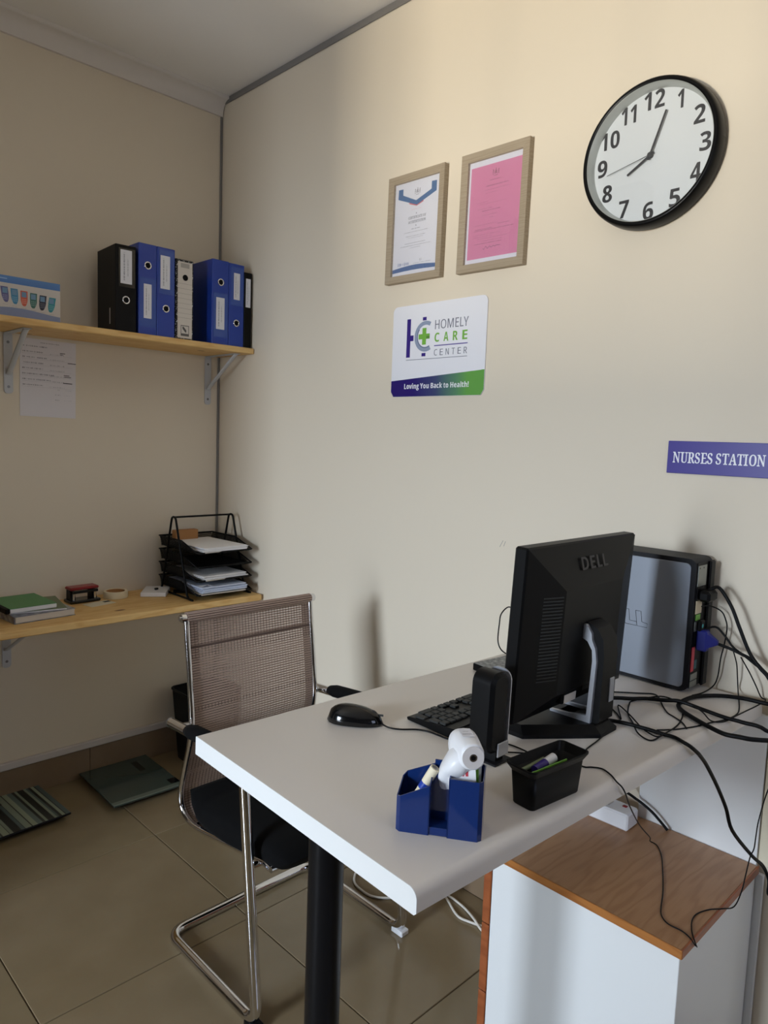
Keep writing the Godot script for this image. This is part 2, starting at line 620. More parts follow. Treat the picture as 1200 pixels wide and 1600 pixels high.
func room() -> void:
	var mb := MB.new()
	mb.box(V(X0 - 0.2, -0.12, -0.2), V(0.2, -0.004, Z1 + 0.2))
	var fl := struct("floor", mb.done(), M.grout)
	var tile := boxm(V(0.0015, -0.01, 0.0015), V(0.6115, 0.0, 0.6115), 0.0015)
	var rng := RandomNumberGenerator.new()
	rng.seed = 2
	for i in 8:
		for j in 8:
			if -0.008 - 0.613 * i < X0 or 0.613 * j > Z1:
				continue
			var t := part("tile", tile, M["tile%d" % rng.randi_range(0, 3)], fl)
			t.position = V(-0.008 - 0.613 * (i + 1), 0, 0.613 * j)
	struct("ceiling", boxm(V(X0 - 0.2, TOP, -0.2), V(0.2, TOP + 0.12, Z1 + 0.2)), M.ceiling)
	struct("wall_back", boxm(V(X0 - 0.2, -0.1, -0.18), V(0.2, TOP + 0.05, 0)), M.wall)
	struct("wall_right", boxm(V(0, -0.1, -0.1), V(0.18, TOP + 0.05, Z1 + 0.1)), M.wall)
	# the far wall with its glazed door
	opening("wall_left", "door_1", Transform3D(Basis(V(0, 0, -1), V(0, 1, 0), V(1, 0, 0)), V(X0, 0, 0)), -Z1 - 0.1, 0.1, -2.24, -1.42, 0.0, 2.18, 0.26, 3)
	opening("wall_front", "window_1", Transform3D(Basis(V(-1, 0, 0), V(0, 1, 0), V(0, 0, -1)), V(0, 0, Z1)), -0.2, -X0 + 0.2, 0.36, 1.44, 1.25, 2.25, 1.25, 0)
	struct("garden_wall", boxm(V(-6.1, -0.2, -3), V(-6.0, 0.67, 8)), M.paving)
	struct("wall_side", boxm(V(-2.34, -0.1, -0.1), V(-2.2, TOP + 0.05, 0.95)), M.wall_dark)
	struct("ground", boxm(V(-16, -0.3, -8), V(X0 - 0.2, -0.12, 10)), M.paving)
	# cornice along the back wall, a cove
	var prof := [P(0, TOP), P(0.062, TOP), P(0.062, TOP - 0.012)]
	for i in 7:
		var a := PI / 2 * i / 6.0
		prof.append(P(0.012 + 0.05 * (1 - sin(a)), TOP - 0.012 - 0.048 * (1 - cos(a))))
	prof.append_array([P(0.012, TOP - 0.074), P(0, TOP - 0.074)])
	mb = MB.new(SIDE)
	mb.prism(prof, 0.004, -X0)
	struct("trim_1", mb.done(), M.cornice)
	struct("trim_2", boxm(V(-0.006, TOP - 0.026, 0.0), V(0, TOP, Z1), 0.002), M.filler)
	struct("trim_3", boxm(V(-0.012, 0.15, 0.0), V(0, TOP - 0.07, 0.006), 0.002), M.filler)
	# tiled skirting with a white strip above it
	for side in 2:
		var root: MeshInstance3D
		var run := -X0 if side == 0 else 2.44
		var strip := boxm(V(-run, 0.126, 0.0), V(0, 0.156, 0.016), 0.003) if side == 0 else boxm(V(-0.016, 0.126, 0.0), V(0, 0.156, run), 0.003)
		root = struct("baseboard_back" if side == 0 else "baseboard_right", strip, M.trim_white)
		var k := 0
		while k * 0.613 < run:
			var a := k * 0.613 + 0.001
			var b := minf((k + 1) * 0.613 - 0.001, run)
			part("tile", boxm(V(-b, 0.0, 0.0), V(-a, 0.125, 0.009), 0.001) if side == 0 else boxm(V(-0.009, 0.0, a), V(0, 0.125, b), 0.001), M.skirting_tile, root)
			k += 1
	# cream trunking on the right wall under the desk
	mb = MB.new(SIDE)
	mb.prism(rrect(2.452, 0.505, 2.482, 1.0, 0.008), 0.0, 0.016)
	struct("trim_4", mb.done(), M.cream)

# a wall with one opening, seen from inside: x to the right, +z into the room
func opening(wall: String, called: String, xf: Transform3D, a: float, b: float, x0: float, x1: float, y0: float, y1: float, glass: float, bars: int) -> void:
	var mb := MB.new(xf)
	mb.box(V(a, -0.1, -0.16), V(x0, TOP + 0.05, 0))
	mb.box(V(x1, -0.1, -0.16), V(b, TOP + 0.05, 0))
	mb.box(V(x0, y1, -0.16), V(x1, TOP + 0.05, 0))
	mb.box(V(x0, -0.1, -0.16), V(x1, y0, 0))
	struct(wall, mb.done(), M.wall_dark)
	mb = MB.new(xf)
	for r in [[x0, x0 + 0.05, y0, y1], [x1 - 0.05, x1, y0, y1], [x0, x1, glass - 0.05 if glass > y0 else y0, glass + 0.02], [x0, x1, y1 - 0.05, y1]]:
		mb.box(V(r[0], r[2], -0.11), V(r[1], r[3], -0.06), 0.004)
	var w := struct(called, mb.done(), M.white_board)
	mb = MB.new(xf)
	mb.box(V(x0 + 0.04, glass, -0.088), V(x1 - 0.04, y1 - 0.04, -0.083))
	part("pane", mb.done(), M.pane, w)
	if glass > y0:
		mb = MB.new(xf)
		mb.box(V(x0 + 0.04, y0, -0.10), V(x1 - 0.04, glass - 0.04, -0.07))
		part("kick_panel", mb.done(), M.white_board, w)
	for k in bars:
		mb = MB.new(xf)
		var x := lerpf(x0, x1, (k + 1.0) / (bars + 1.0))
		mb.box(V(x - 0.007, y0, -0.135), V(x + 0.007, y1, -0.121))
		part("bar", mb.done(), M.white_board, w)

# ---------------------------------------------------------------- shelves
func bracket(parent: Node, x: float, top: float, drop: float, reach: float) -> void:
	var mb := MB.new()
	mb.prism(rrect(x - 0.016, top - drop, x + 0.016, top, 0.012), 0.001, 0.004)
	mb.box(V(x - 0.016, top - 0.003, 0.001), V(x + 0.016, top - 0.0005, reach), 0.001)
	mb.tube([V(x, top - drop * 0.68, 0.004), V(x, top - drop * 0.66, 0.012), V(x, top - 0.014, reach - 0.03), V(x, top - 0.003, reach - 0.01)], 0.011, 8, true, false, 0.35)
	var b := part("bracket", mb.done(), M.bracket, parent)
	for y in [top - 0.035, top - drop + 0.025]:
		mb = MB.new()
		mb.disc(V(x, y, 0.0046), V(0, 0, 1), 0.0055, 10)
		part("screw", mb.done(), M.screw, b)

func binder(x: float, w: float, h: float, body: String, lab: Array, ring: float, label: String, pocket: Array = [], yaw := 0.0, zf := 0.268, d := 0.262) -> void:
	var t := thing("ring_binder", label, "binder", V(x + w / 2, 1.8505, zf), yaw, "binders on the upper shelf")
	var mb := MB.new()
	mb.box(V(-w / 2, 0, -d), V(-w / 2 + 0.003, h, -0.004), 0.001)
	mb.box(V(w / 2 - 0.003, 0, -d), V(w / 2, h, -0.004), 0.001)
	part("cover", mb.done(), M[body], t)
	mb = MB.new()
	mb.box(V(-w / 2, 0, -0.006), V(w / 2, h, 0), 0.002)
	var sp := part("spine", mb.done(), M[body], t)
	part("paper_block", boxm(V(-w / 2 + 0.006, 0.012, -d + 0.01), V(w / 2 - 0.006, h - 0.022, -0.02)), M.paper_edge, t)
	if pocket.size():
		part("label_pocket", boxm(V(pocket[0] - w / 2, pocket[1], 0), V(pocket[2] - w / 2, pocket[3], 0.0008)), M.binder_blue_pocket if body == "binder_blue" else M.black_gloss, sp)
	if lab.size():
		var lw: float = lab[2] - lab[0]
		var lh: float = lab[3] - lab[1]
		mb = MB.new(Transform3D(Basis(V(0, 0, 1), PI / 2), V(lab[2] - w / 2, lab[1], 0.0014)))
		mb.quad_uv(V(0, 0, 0), V(lh, 0, 0), V(lh, lw, 0), V(0, lw, 0))
		part("spine_label", mb.done(), M.label_print, sp)
	if ring > 0:
		mb = MB.new()
		mb.torus(V(0, ring, 0.0005), V(0, 0, 1), 0.0125, 0.003, 24, 8)
		var r := part("finger_ring", mb.done(), M.chrome, sp)
		mb = MB.new()
		mb.disc(V(0, ring, 0.0012), V(0, 0, 1), 0.0115)
		part("finger_hole", mb.done(), M.black_matte, r)

func upper_shelf() -> void:
	var t := thing("wall_shelf", "upper pine plank shelf on white brackets carrying the row of binders", "shelf", V(0, 0, 0))
	part("board", boxm(V(-1.75, 1.826, 0.002), V(-0.004, 1.85, 0.286), 0.003), M.pine, t)
	bracket(t, -0.910, 1.826, 0.226, 0.215)
	bracket(t, -0.062, 1.826, 0.218, 0.245)
	binder(-0.612, 0.079, 0.320, "binder_black", [0.018, 0.178, 0.062, 0.302], 0.118, "black ring binder at the row's left end, white label above its ring", [0.012, 0.165, 0.074, 0.308], -0.05, 0.268, 0.185)
	var first := get_child(get_child_count() - 1)
	part("side_ring", boxm(V(-0.0405, 0.03, -0.06), V(-0.0395, 0.09, -0.052), 0.0004), M.brushed, first.get_node("cover"))
	binder(-0.522, 0.074, 0.343, "binder_blue", [0.020, 0.062, 0.052, 0.192], 0.262, "blue ring binder next to the black one, ring near the top and white label low", [0.004, 0.03, 0.070, 0.215])
	binder(-0.447, 0.076, 0.343, "binder_blue", [0.014, 0.185, 0.054, 0.312], 0.110, "blue ring binder beside the white-spined one, wide label above its ring", [0.008, 0.165, 0.072, 0.335])
	binder(-0.364, 0.078, 0.315, "marble", [], 0.0, "speckled black and white lever arch file with a white lined spine label", [], 0.0, 0.262)
	var mf := get_child(get_child_count() - 1)
	var sp := mf.get_node("spine")
	var im := Image.create(80, 340, false, Image.FORMAT_RGB8)
	im.fill(rgb(214, 206, 196))
	for y in [96, 118, 140, 162, 184, 206, 228, 248]:
		im.fill_rect(Rect2i(0, y, 80, 1), rgb(150, 142, 134))
	im.fill_rect(Rect2i(16, 6, 48, 20), rgb(170, 164, 156))
	im.fill_rect(Rect2i(18, 282, 46, 48), rgb(90, 86, 84))
	im.fill_rect(Rect2i(21, 285, 40, 34), rgb(206, 200, 192))
	for i in 16:
		im.fill_rect(Rect2i(28 + i, 288 + i, 6, 10), rgb(84, 82, 80))
	var o := part("spine_label", card(0.064, 0.300), printed(im), sp)
	o.position = V(-0.031, 0.006, 0.0012)
	var mb := MB.new()
	mb.disc(V(0.002, 0.245, 0.0018), V(0, 0, 1), 0.012)
	part("finger_hole", mb.done(), M.black_matte, sp)
	binder(-0.202, 0.079, 0.345, "binder_blue", [0.018, 0.062, 0.058, 0.192], 0.255, "blue ring binder standing right of the gap, ring near the top", [0.006, 0.03, 0.074, 0.21])
	binder(-0.122, 0.074, 0.343, "binder_blue", [0.022, 0.195, 0.052, 0.305], 0.098, "blue ring binder between another blue one and the thin black one", [0.008, 0.17, 0.070, 0.33])
	binder(-0.046, 0.038, 0.318, "binder_black", [0.006, 0.172, 0.030, 0.292], 0.0, "thin black binder at the right end of the shelf against the wall")
	# carton with printed meters
	var bx := thing("meter_carton", "printed carton showing six coloured meters, left on the upper shelf", "box", V(-0.80, 1.8505, 0.225))
	part("carton", boxm(V(-0.36, 0, -0.11), V(0, 0.142, 0), 0.001), M.paper, bx)
	im = Image.create(768, 300, false, Image.FORMAT_RGB8)
	for y in 300:
		var c := rgb(206, 200, 194)
		if y < 52:
			c = rgb(92, 138, 196).lerp(rgb(76, 120, 186), y / 52.0)
		im.fill_rect(Rect2i(0, y, 768, 1), c)
	for x in 768:
		var yy := int(236 + 14 * sin(x * 0.009 + 0.6))
		im.fill_rect(Rect2i(x, yy, 1, 300 - yy), rgb(132, 144, 178))
	im.fill_rect(Rect2i(330, 18, 60, 8), rgb(150, 184, 220))
	var cols := [rgb(92, 92, 140), rgb(60, 130, 170), rgb(206, 96, 70), rgb(56, 106, 96), rgb(30, 34, 56), rgb(48, 140, 150)]
	for k in 6:
		var cx := 374 + 66 * k
		var sp2 := 6 * (k - 2)
		for y in 110:
			var ww := 25.0
			if y > 50:
				ww = 25.0 * sqrt(maxf(0.0, 1.0 - pow((y - 50) / 62.0, 2.0)))
			var xx := cx + int((y - 50) * -0.06 * (k - 2.2))
			im.fill_rect(Rect2i(xx - int(ww), 92 + sp2 + y, int(2 * ww), 1), cols[k])
		im.fill_rect(Rect2i(cx - 17, 100 + sp2, 34, 38), rgb(108, 146, 178))
		for r in 3:
			for c3 in 3:
				im.fill_rect(Rect2i(cx - 16 + 12 * c3, 150 + sp2 + 13 * r, 8, 7), cols[k].lightened(0.35))
		im.fill_rect(Rect2i(cx - 18, 216 + sp2, 36, 2), rgb(168, 166, 168))
	o = part("printed_front", card(0.36, 0.142), printed(im), bx)
	o.position = V(-0.36, 0, 0.0006)
	# handwritten sheet on the wall
	im = Image.create(420, 594, false, Image.FORMAT_RGB8)
	im.fill(rgb(226, 222, 226))
	var rng := RandomNumberGenerator.new()
	rng.seed = 8
	scrawl(im, rng, 150, 300, 22, 9, rgb(150, 146, 152), 0.6)
	for k in 8:
		var y := 52 + 42 * k
		scrawl(im, rng, 18, 40, y, 13, rgb(96, 94, 104), 0.6)
		scrawl(im, rng, 46, 150 + rng.randi_range(0, 120), y, 13, rgb(118, 116, 126), 0.55)
		if k > 0:
			scrawl(im, rng, 220, 330, y + 8, 9, rgb(150, 148, 156), 0.5)
			im.fill_rect(Rect2i(14, y + 20, 380, 1), rgb(176, 172, 178))
	for r in [[296, 88, 40, 5], [296, 99, 24, 4], [356, 160, 64, 5], [326, 258, 44, 5], [330, 270, 52, 5], [322, 318, 70, 6]]:
		im.fill_rect(Rect2i(r[0], r[1], r[2], r[3]), rgb(58, 56, 62))
	for k in 3:
		scrawl(im, rng, 260, 300, 372 + 40 * k, 11, rgb(160, 158, 166), 0.5)
		scrawl(im, rng, 330, 390, 376 + 40 * k, 6, rgb(180, 178, 184), 0.5)
	var sh := thing("paper_sheet", "handwritten white sheet stuck on the wall below the upper shelf", "paper", V(-0.871, 1.519, 0.0005))
	part("sheet", boxm(V(0, 0, 0), V(0.21, 0.297, 0.0008)), M.paper, sh)
	o = part("handwriting", card(0.21, 0.297), printed(im, 0.8), sh)
	o.position = V(0, 0, 0.0012)
	sh.rotation.z = -0.012

func tray_sheet(mb: MB, x0: float, x1: float, z0: float, z1: float, y: float) -> void:
	# wire rims, sides sloping down to the front, and a floor of fine wires
	var a := 0.042
	var rim := [V(x0, y + a, z0), V(x1, y + a, z0), V(x1, y + a, z1 - 0.13), V(x1, y + 0.004, z1), V(x0, y + 0.004, z1), V(x0, y + a, z1 - 0.13)]
	mb.tube(rim, 0.0032, 6, false, true)
	var lo := [V(x0 + 0.012, y, z0 + 0.012), V(x1 - 0.012, y, z0 + 0.012), V(x1 - 0.012, y, z1), V(x0 + 0.012, y, z1)]
	mb.tube(lo, 0.002, 5, false, true)

func lower_shelf() -> void:
	var t := thing("wall_shelf", "lower deep pine shelf with knots, carrying the letter trays", "shelf")
	part("board", boxm(V(-1.75, 0.757, 0.002), V(-0.012, 0.783, 0.39), 0.003), M.pine, t)
	bracket(t, -0.933, 0.757, 0.218, 0.30)
	bracket(t, -0.12, 0.757, 0.218, 0.30)
	var S := 0.7835
	# letter tray tower
	var lt := thing("letter_tray_tower", "black wire letter tray tower with four mesh trays on the lower shelf", "letter tray", V(0, S, 0))
	var mb := MB.new()
	for x in [-0.322, -0.042]:
		var leg := fillet([V(x, 0.004, 0.335), V(x, 0.006, 0.30), V(x, 0.335, 0.195), V(x, 0.335, 0.165), V(x, 0.006, 0.075), V(x, 0.004, 0.03)], 0.028)
		mb.tube(leg, 0.0048, 8)
		mb.tube([V(x, 0.005, 0.03), V(x, 0.005, 0.345)], 0.0045, 8)
	mb.tube([V(-0.322, 0.334, 0.18), V(-0.042, 0.334, 0.18)], 0.0042, 8)
	part("frame", mb.done(), M.black_wire, lt)
	for k in 4:
		var y := 0.022 + 0.0585 * k
		mb = MB.new()
		tray_sheet(mb, -0.314, -0.05, 0.036, 0.362, y)
		var tr := part("tray", mb.done(), M.black_wire, lt)
		mb = MB.new()
		for i in 62:
			var x := -0.304 + 0.0041 * i
			mb.box(V(x, y - 0.0008, 0.048), V(x + 0.0027, y + 0.0004, 0.362))
		for i in 74:
			var z := 0.05 + 0.0042 * i
			mb.box(V(-0.304, y - 0.0004, z), V(-0.052, y + 0.0006, z + 0.0026))
		for i in 70:  # the sloping mesh sides and back
			var z := 0.04 + 0.0046 * i
			var hh := 0.042 if z < 0.232 else lerpf(0.042, 0.004, (z - 0.232) / 0.13)
			for s in [[-0.314, -0.302], [-0.05, -0.062]]:
				mb.quad(V(s[0], y + hh, z), V(s[0], y + hh, z + 0.0034), V(s[1], y, z + 0.0034), V(s[1], y, z))
		for i in 10:
			for s in [[-0.314, -0.302], [-0.05, -0.062]]:
				var q := 0.042 * i / 10.0
				var ze := 0.232 + 0.13 * (1 - q / 0.042)
				mb.tube([V(lerpf(s[1], s[0], i / 10.0), y + q, 0.04), V(lerpf(s[1], s[0], i / 10.0), y + q, ze)], 0.0014, 4, false)
				mb.tube([V(-0.31, y + q, 0.036 + 0.012 * (1 - i / 10.0)), V(-0.054, y + q, 0.036 + 0.012 * (1 - i / 10.0))], 0.0016, 4, false)
		var wm := part("wire_mesh", mb.done(), M.black_wire, tr)
		wm.set_meta("kind", "stuff")
	var rng := RandomNumberGenerator.new()
	rng.seed = 14
	var stacks := [[3, 5, 0.0042, "paper", "white paper stack in the top tray of the tower", 0.0], [1, 5, 0.0042, "paper", "white paper stack in the third tray down, loosely fanned", 0.05], [0, 7, 0.0048, "paper_blue", "thick bluish paper stack in the bottom tray, its corner folded up", -0.03]]
	for s in stacks:
		var y0: float = S + 0.0245 + 0.0585 * s[0]
		var pt := thing("paper_stack", s[4], "papers", V(-0.182, y0, 0.215), s[5], "papers in the letter trays")
		for k in s[1]:
			mb = MB.new(Transform3D(Basis(V(0, 1, 0), rng.randf_range(-0.05, 0.05)), V(rng.randf_range(-0.006, 0.006), s[2] * k, rng.randf_range(-0.006, 0.008))))
			mb.box(V(-0.106, 0.0002, -0.148), V(0.106, s[2] * 0.9, 0.149), 0.0008)
			part("sheet_bundle", mb.done(), M[s[3]] if k > 0 else M.paper_edge, pt)
		if s[0] == 0:
			mb = MB.new()
			mb.tri(V(-0.106, 0.034, 0.10), V(-0.075, 0.044, 0.152), V(-0.05, 0.034, 0.149))
			mb.tri(V(-0.106, 0.034, 0.10), V(-0.106, 0.036, 0.152), V(-0.075, 0.044, 0.152))
			part("folded_corner", mb.done(), M.paper, pt)
	single("cardboard_box", boxm(V(-0.262, S + 0.199, 0.052), V(-0.152, S + 0.262, 0.088), 0.002), M.cardboard, "small brown cardboard box standing at the back of the top tray", "box")
	# a dark punch lying under the trays
	var sp := thing("stapler", "black office stapler lying under the bottom letter tray", "stapler", V(-0.25, S, 0.17), -0.5)
	part("base", boxm(V(-0.06, 0, -0.018), V(0.06, 0.01, 0.018), 0.003), M.black_plastic, sp)
	# books on the left
	var bk := thing("book", "thick book with a patterned cover lying under the green notebook", "book", V(-0.895, S, 0.175), 0.08)
	part("pages", boxm(V(-0.106, 0.002, -0.118), V(0.106, 0.024, 0.119), 0.001), M.paper_edge, bk)
	mb = MB.new()
	mb.box(V(-0.109, 0.0, -0.12), V(0.109, 0.0018, 0.12))
	mb.box(V(-0.109, 0.0242, -0.12), V(0.109, 0.026, 0.12), 0.0006)
	mb.box(V(-0.111, 0.0, -0.12), V(-0.108, 0.026, 0.12), 0.001)
	part("cover", mb.done(), M.photo_cover, bk)
	var mg := thing("magazine", "olive green magazine lying between the book and the green notebook", "magazine", V(-0.885, S + 0.0262, 0.165), -0.16)
	part("pages", boxm(V(-0.095, 0, -0.11), V(0.095, 0.006, 0.11), 0.001), M.paper, mg)
	part("cover", boxm(V(-0.096, 0.006, -0.111), V(0.096, 0.0068, 0.111)), M.olive_cover, mg)
	var nb := thing("notebook", "green-covered notebook with a black spine on top of the book pile", "notebook", V(-0.93, S + 0.0332, 0.165), 0.05)
	part("pages", boxm(V(-0.075, 0, -0.105), V(0.088, 0.016, 0.106), 0.002), M.paper, nb)
	part("cover", boxm(V(-0.076, 0.0162, -0.106), V(0.089, 0.0176, 0.107), 0.0005), M.green_cover, nb)
	part("spine", boxm(V(-0.092, 0.0, -0.106), V(-0.074, 0.018, 0.107), 0.003), M.black_matte, nb)
	# hole punch
	var hp := thing("hole_punch", "black two-hole punch with a red top lever on the lower shelf", "hole punch", V(-0.672, S, 0.082), 0.04)
	mb = MB.new()
	mb.box(V(-0.062, 0, -0.03), V(0.062, 0.013, 0.038), 0.004)
	part("base", mb.done(), M.black_gloss, hp)
	for sx in [-1.0, 1.0]:
		mb = MB.new(SIDE)
		mb.prism([P(-0.028, 0.012), P(0.020, 0.012), P(0.012, 0.044), P(-0.008, 0.058), P(-0.026, 0.056)], sx * 0.043 - 0.009, sx * 0.043 + 0.009, false, 0.002)
		part("cheek", mb.done(), M.black_plastic, hp)
		mb = MB.new()
		mb.tube([V(sx * 0.043, 0.012, 0.022), V(sx * 0.043, 0.05, 0.022)], 0.0045, 10)
		part("punch_pin", mb.done(), M.chrome, hp)
	mb = MB.new()
	mb.box(V(-0.058, 0.052, -0.026), V(0.058, 0.064, 0.03), 0.004)
	part("lever", mb.done(), M.red, hp)
	mb = MB.new()
	mb.tube([V(-0.05, 0.046, 0.032), V(0.05, 0.046, 0.032)], 0.006, 8)
	part("rod", mb.done(), M.black_plastic, hp)
	# leaflet in front of the punch
	var lf := thing("leaflet", "small pale leaflet with a dark corner lying before the hole punch", "paper", V(-0.63, S, 0.165), 0.2)
	part("sheet", boxm(V(-0.06, 0, -0.035), V(0.05, 0.0012, 0.03)), M.cream, lf)
	part("dark_stripe", boxm(V(0.02, 0.0012, -0.02), V(0.048, 0.0016, -0.002)), M.dark_grey, lf)
	# tape roll
	mb = MB.new()
	mb.lathe([P(0.038, 0), P(0.048, 0), P(0.048, 0), P(0.049, 0.002), P(0.049, 0.026), P(0.048, 0.028), P(0.048, 0.028), P(0.038, 0.028), P(0.038, 0.028), P(0.038, 0)], 40)
	var tp := thing("tape_roll", "roll of cream masking tape lying flat on the lower shelf", "tape", V(-0.535, S, 0.088))
	part("tape", mb.done(), M.tape, tp)
	mb = MB.new()
	mb.lathe([P(0.0355, 0.001), P(0.0378, 0.001), P(0.0378, 0.001), P(0.0378, 0.027), P(0.0378, 0.027), P(0.0355, 0.027), P(0.0355, 0.027), P(0.0355, 0.001)], 40)
	part("core", mb.done(), M.cardboard, tp)
	# white note box with a clip on it
	var wb := thing("white_box", "flat white box beside the letter trays with a small dark clip on it", "box", V(-0.37, S, 0.115), -0.62)
	part("body", boxm(V(-0.052, 0, -0.07), V(0.052, 0.018, 0.07), 0.002), M.paper, wb)
	var cl := thing("paper_clip", "small dark clip lying on the flat white box", "clip", V(-0.372, S + 0.0182, 0.125), 0.3)
	part("clip_body", boxm(V(-0.008, 0, -0.006), V(0.008, 0.008, 0.006), 0.002), M.dark_grey, cl)

# ---------------------------------------------------------------- on the right wall
func frame(at: Vector2, w: float, h: float, rail: float, label: String, im: Image, tilt: float) -> void:
	var t := thing("picture_frame", label, "picture frame", V(0, at.y, at.x), -PI / 2, "framed certificates on the right wall")
	t.rotation = Vector3(0, -PI / 2, 0)
	t.basis = t.basis * Basis(V(0, 0, 1), tilt)
	var o := [P(0, 0), P(w, 0), P(w, h), P(0, h)]
	var i := [P(rail, rail), P(w - rail, rail), P(w - rail, h - rail), P(rail, h - rail)]
	for k in 4:
		var j := (k + 1) % 4
		var mb := MB.new()
		var a: Vector2 = o[k]
		var b: Vector2 = o[j]
		var c: Vector2 = i[j]
		var d: Vector2 = i[k]
		mb.hexa([V(a.x, a.y, 0.001), V(b.x, b.y, 0.001), V(c.x, c.y, 0.001), V(d.x, d.y, 0.001), V(a.x, a.y, 0.022), V(b.x, b.y, 0.022), V(c.x, c.y, 0.019), V(d.x, d.y, 0.019)])
		part("rail", mb.done(), M.taupe_wood, t)
	part("backing", boxm(V(rail * 0.5, rail * 0.5, 0.002), V(w - rail * 0.5, h - rail * 0.5, 0.009)), M.paper, t)
	var c2 := part("certificate", card(w - 2 * rail, h - 2 * rail), printed(im, 0.5), t)
	c2.position = V(rail, rail, 0.0096)
	part("pane", boxm(V(rail * 0.8, rail * 0.8, 0.0125), V(w - rail * 0.8, h - rail * 0.8, 0.0145)), M.pane, t)

func emblem(im: Image, cx: int, cy: int, s: int, c: Color) -> void:
	im.fill_rect(Rect2i(cx - s / 5, cy - s / 3, s * 2 / 5, s * 2 / 3), c)
	im.fill_rect(Rect2i(cx - s / 8, cy - s * 2 / 3, s / 4, s / 4), c)
	for k in s:
		var y := cy - s / 2 + k
		var w := int(s * (0.16 + 0.10 * sin(k * 0.5)))
		im.fill_rect(Rect2i(cx - s * 3 / 4 - w / 2, y, w, 1), c)
		im.fill_rect(Rect2i(cx + s * 3 / 4 - w / 2, y, w, 1), c)
		im.fill_rect(Rect2i(cx - s * 3 / 4 + k * s / 2 / s, y, 3, 1), c)
		im.fill_rect(Rect2i(cx + s * 3 / 4 - k * s / 2 / s, y, 3, 1), c)
	im.fill_rect(Rect2i(cx - s / 2, cy + s * 2 / 3, s, s / 8), c)

func strip_poly(im: Image, pts: Array, c: Color) -> void:
	var pv := PackedVector2Array(pts)
	var lo := pv[0]
	var hi := pv[0]
	for p in pv:
		lo = lo.min(p)
		hi = hi.max(p)
	for y in range(int(lo.y), int(hi.y) + 1):
		for x in range(int(lo.x), int(hi.x) + 1):
			if Geometry2D.is_point_in_polygon(Vector2(x + 0.5, y + 0.5), pv) and x >= 0 and y >= 0 and x < im.get_width() and y < im.get_height():
				im.set_pixel(x, y, c)

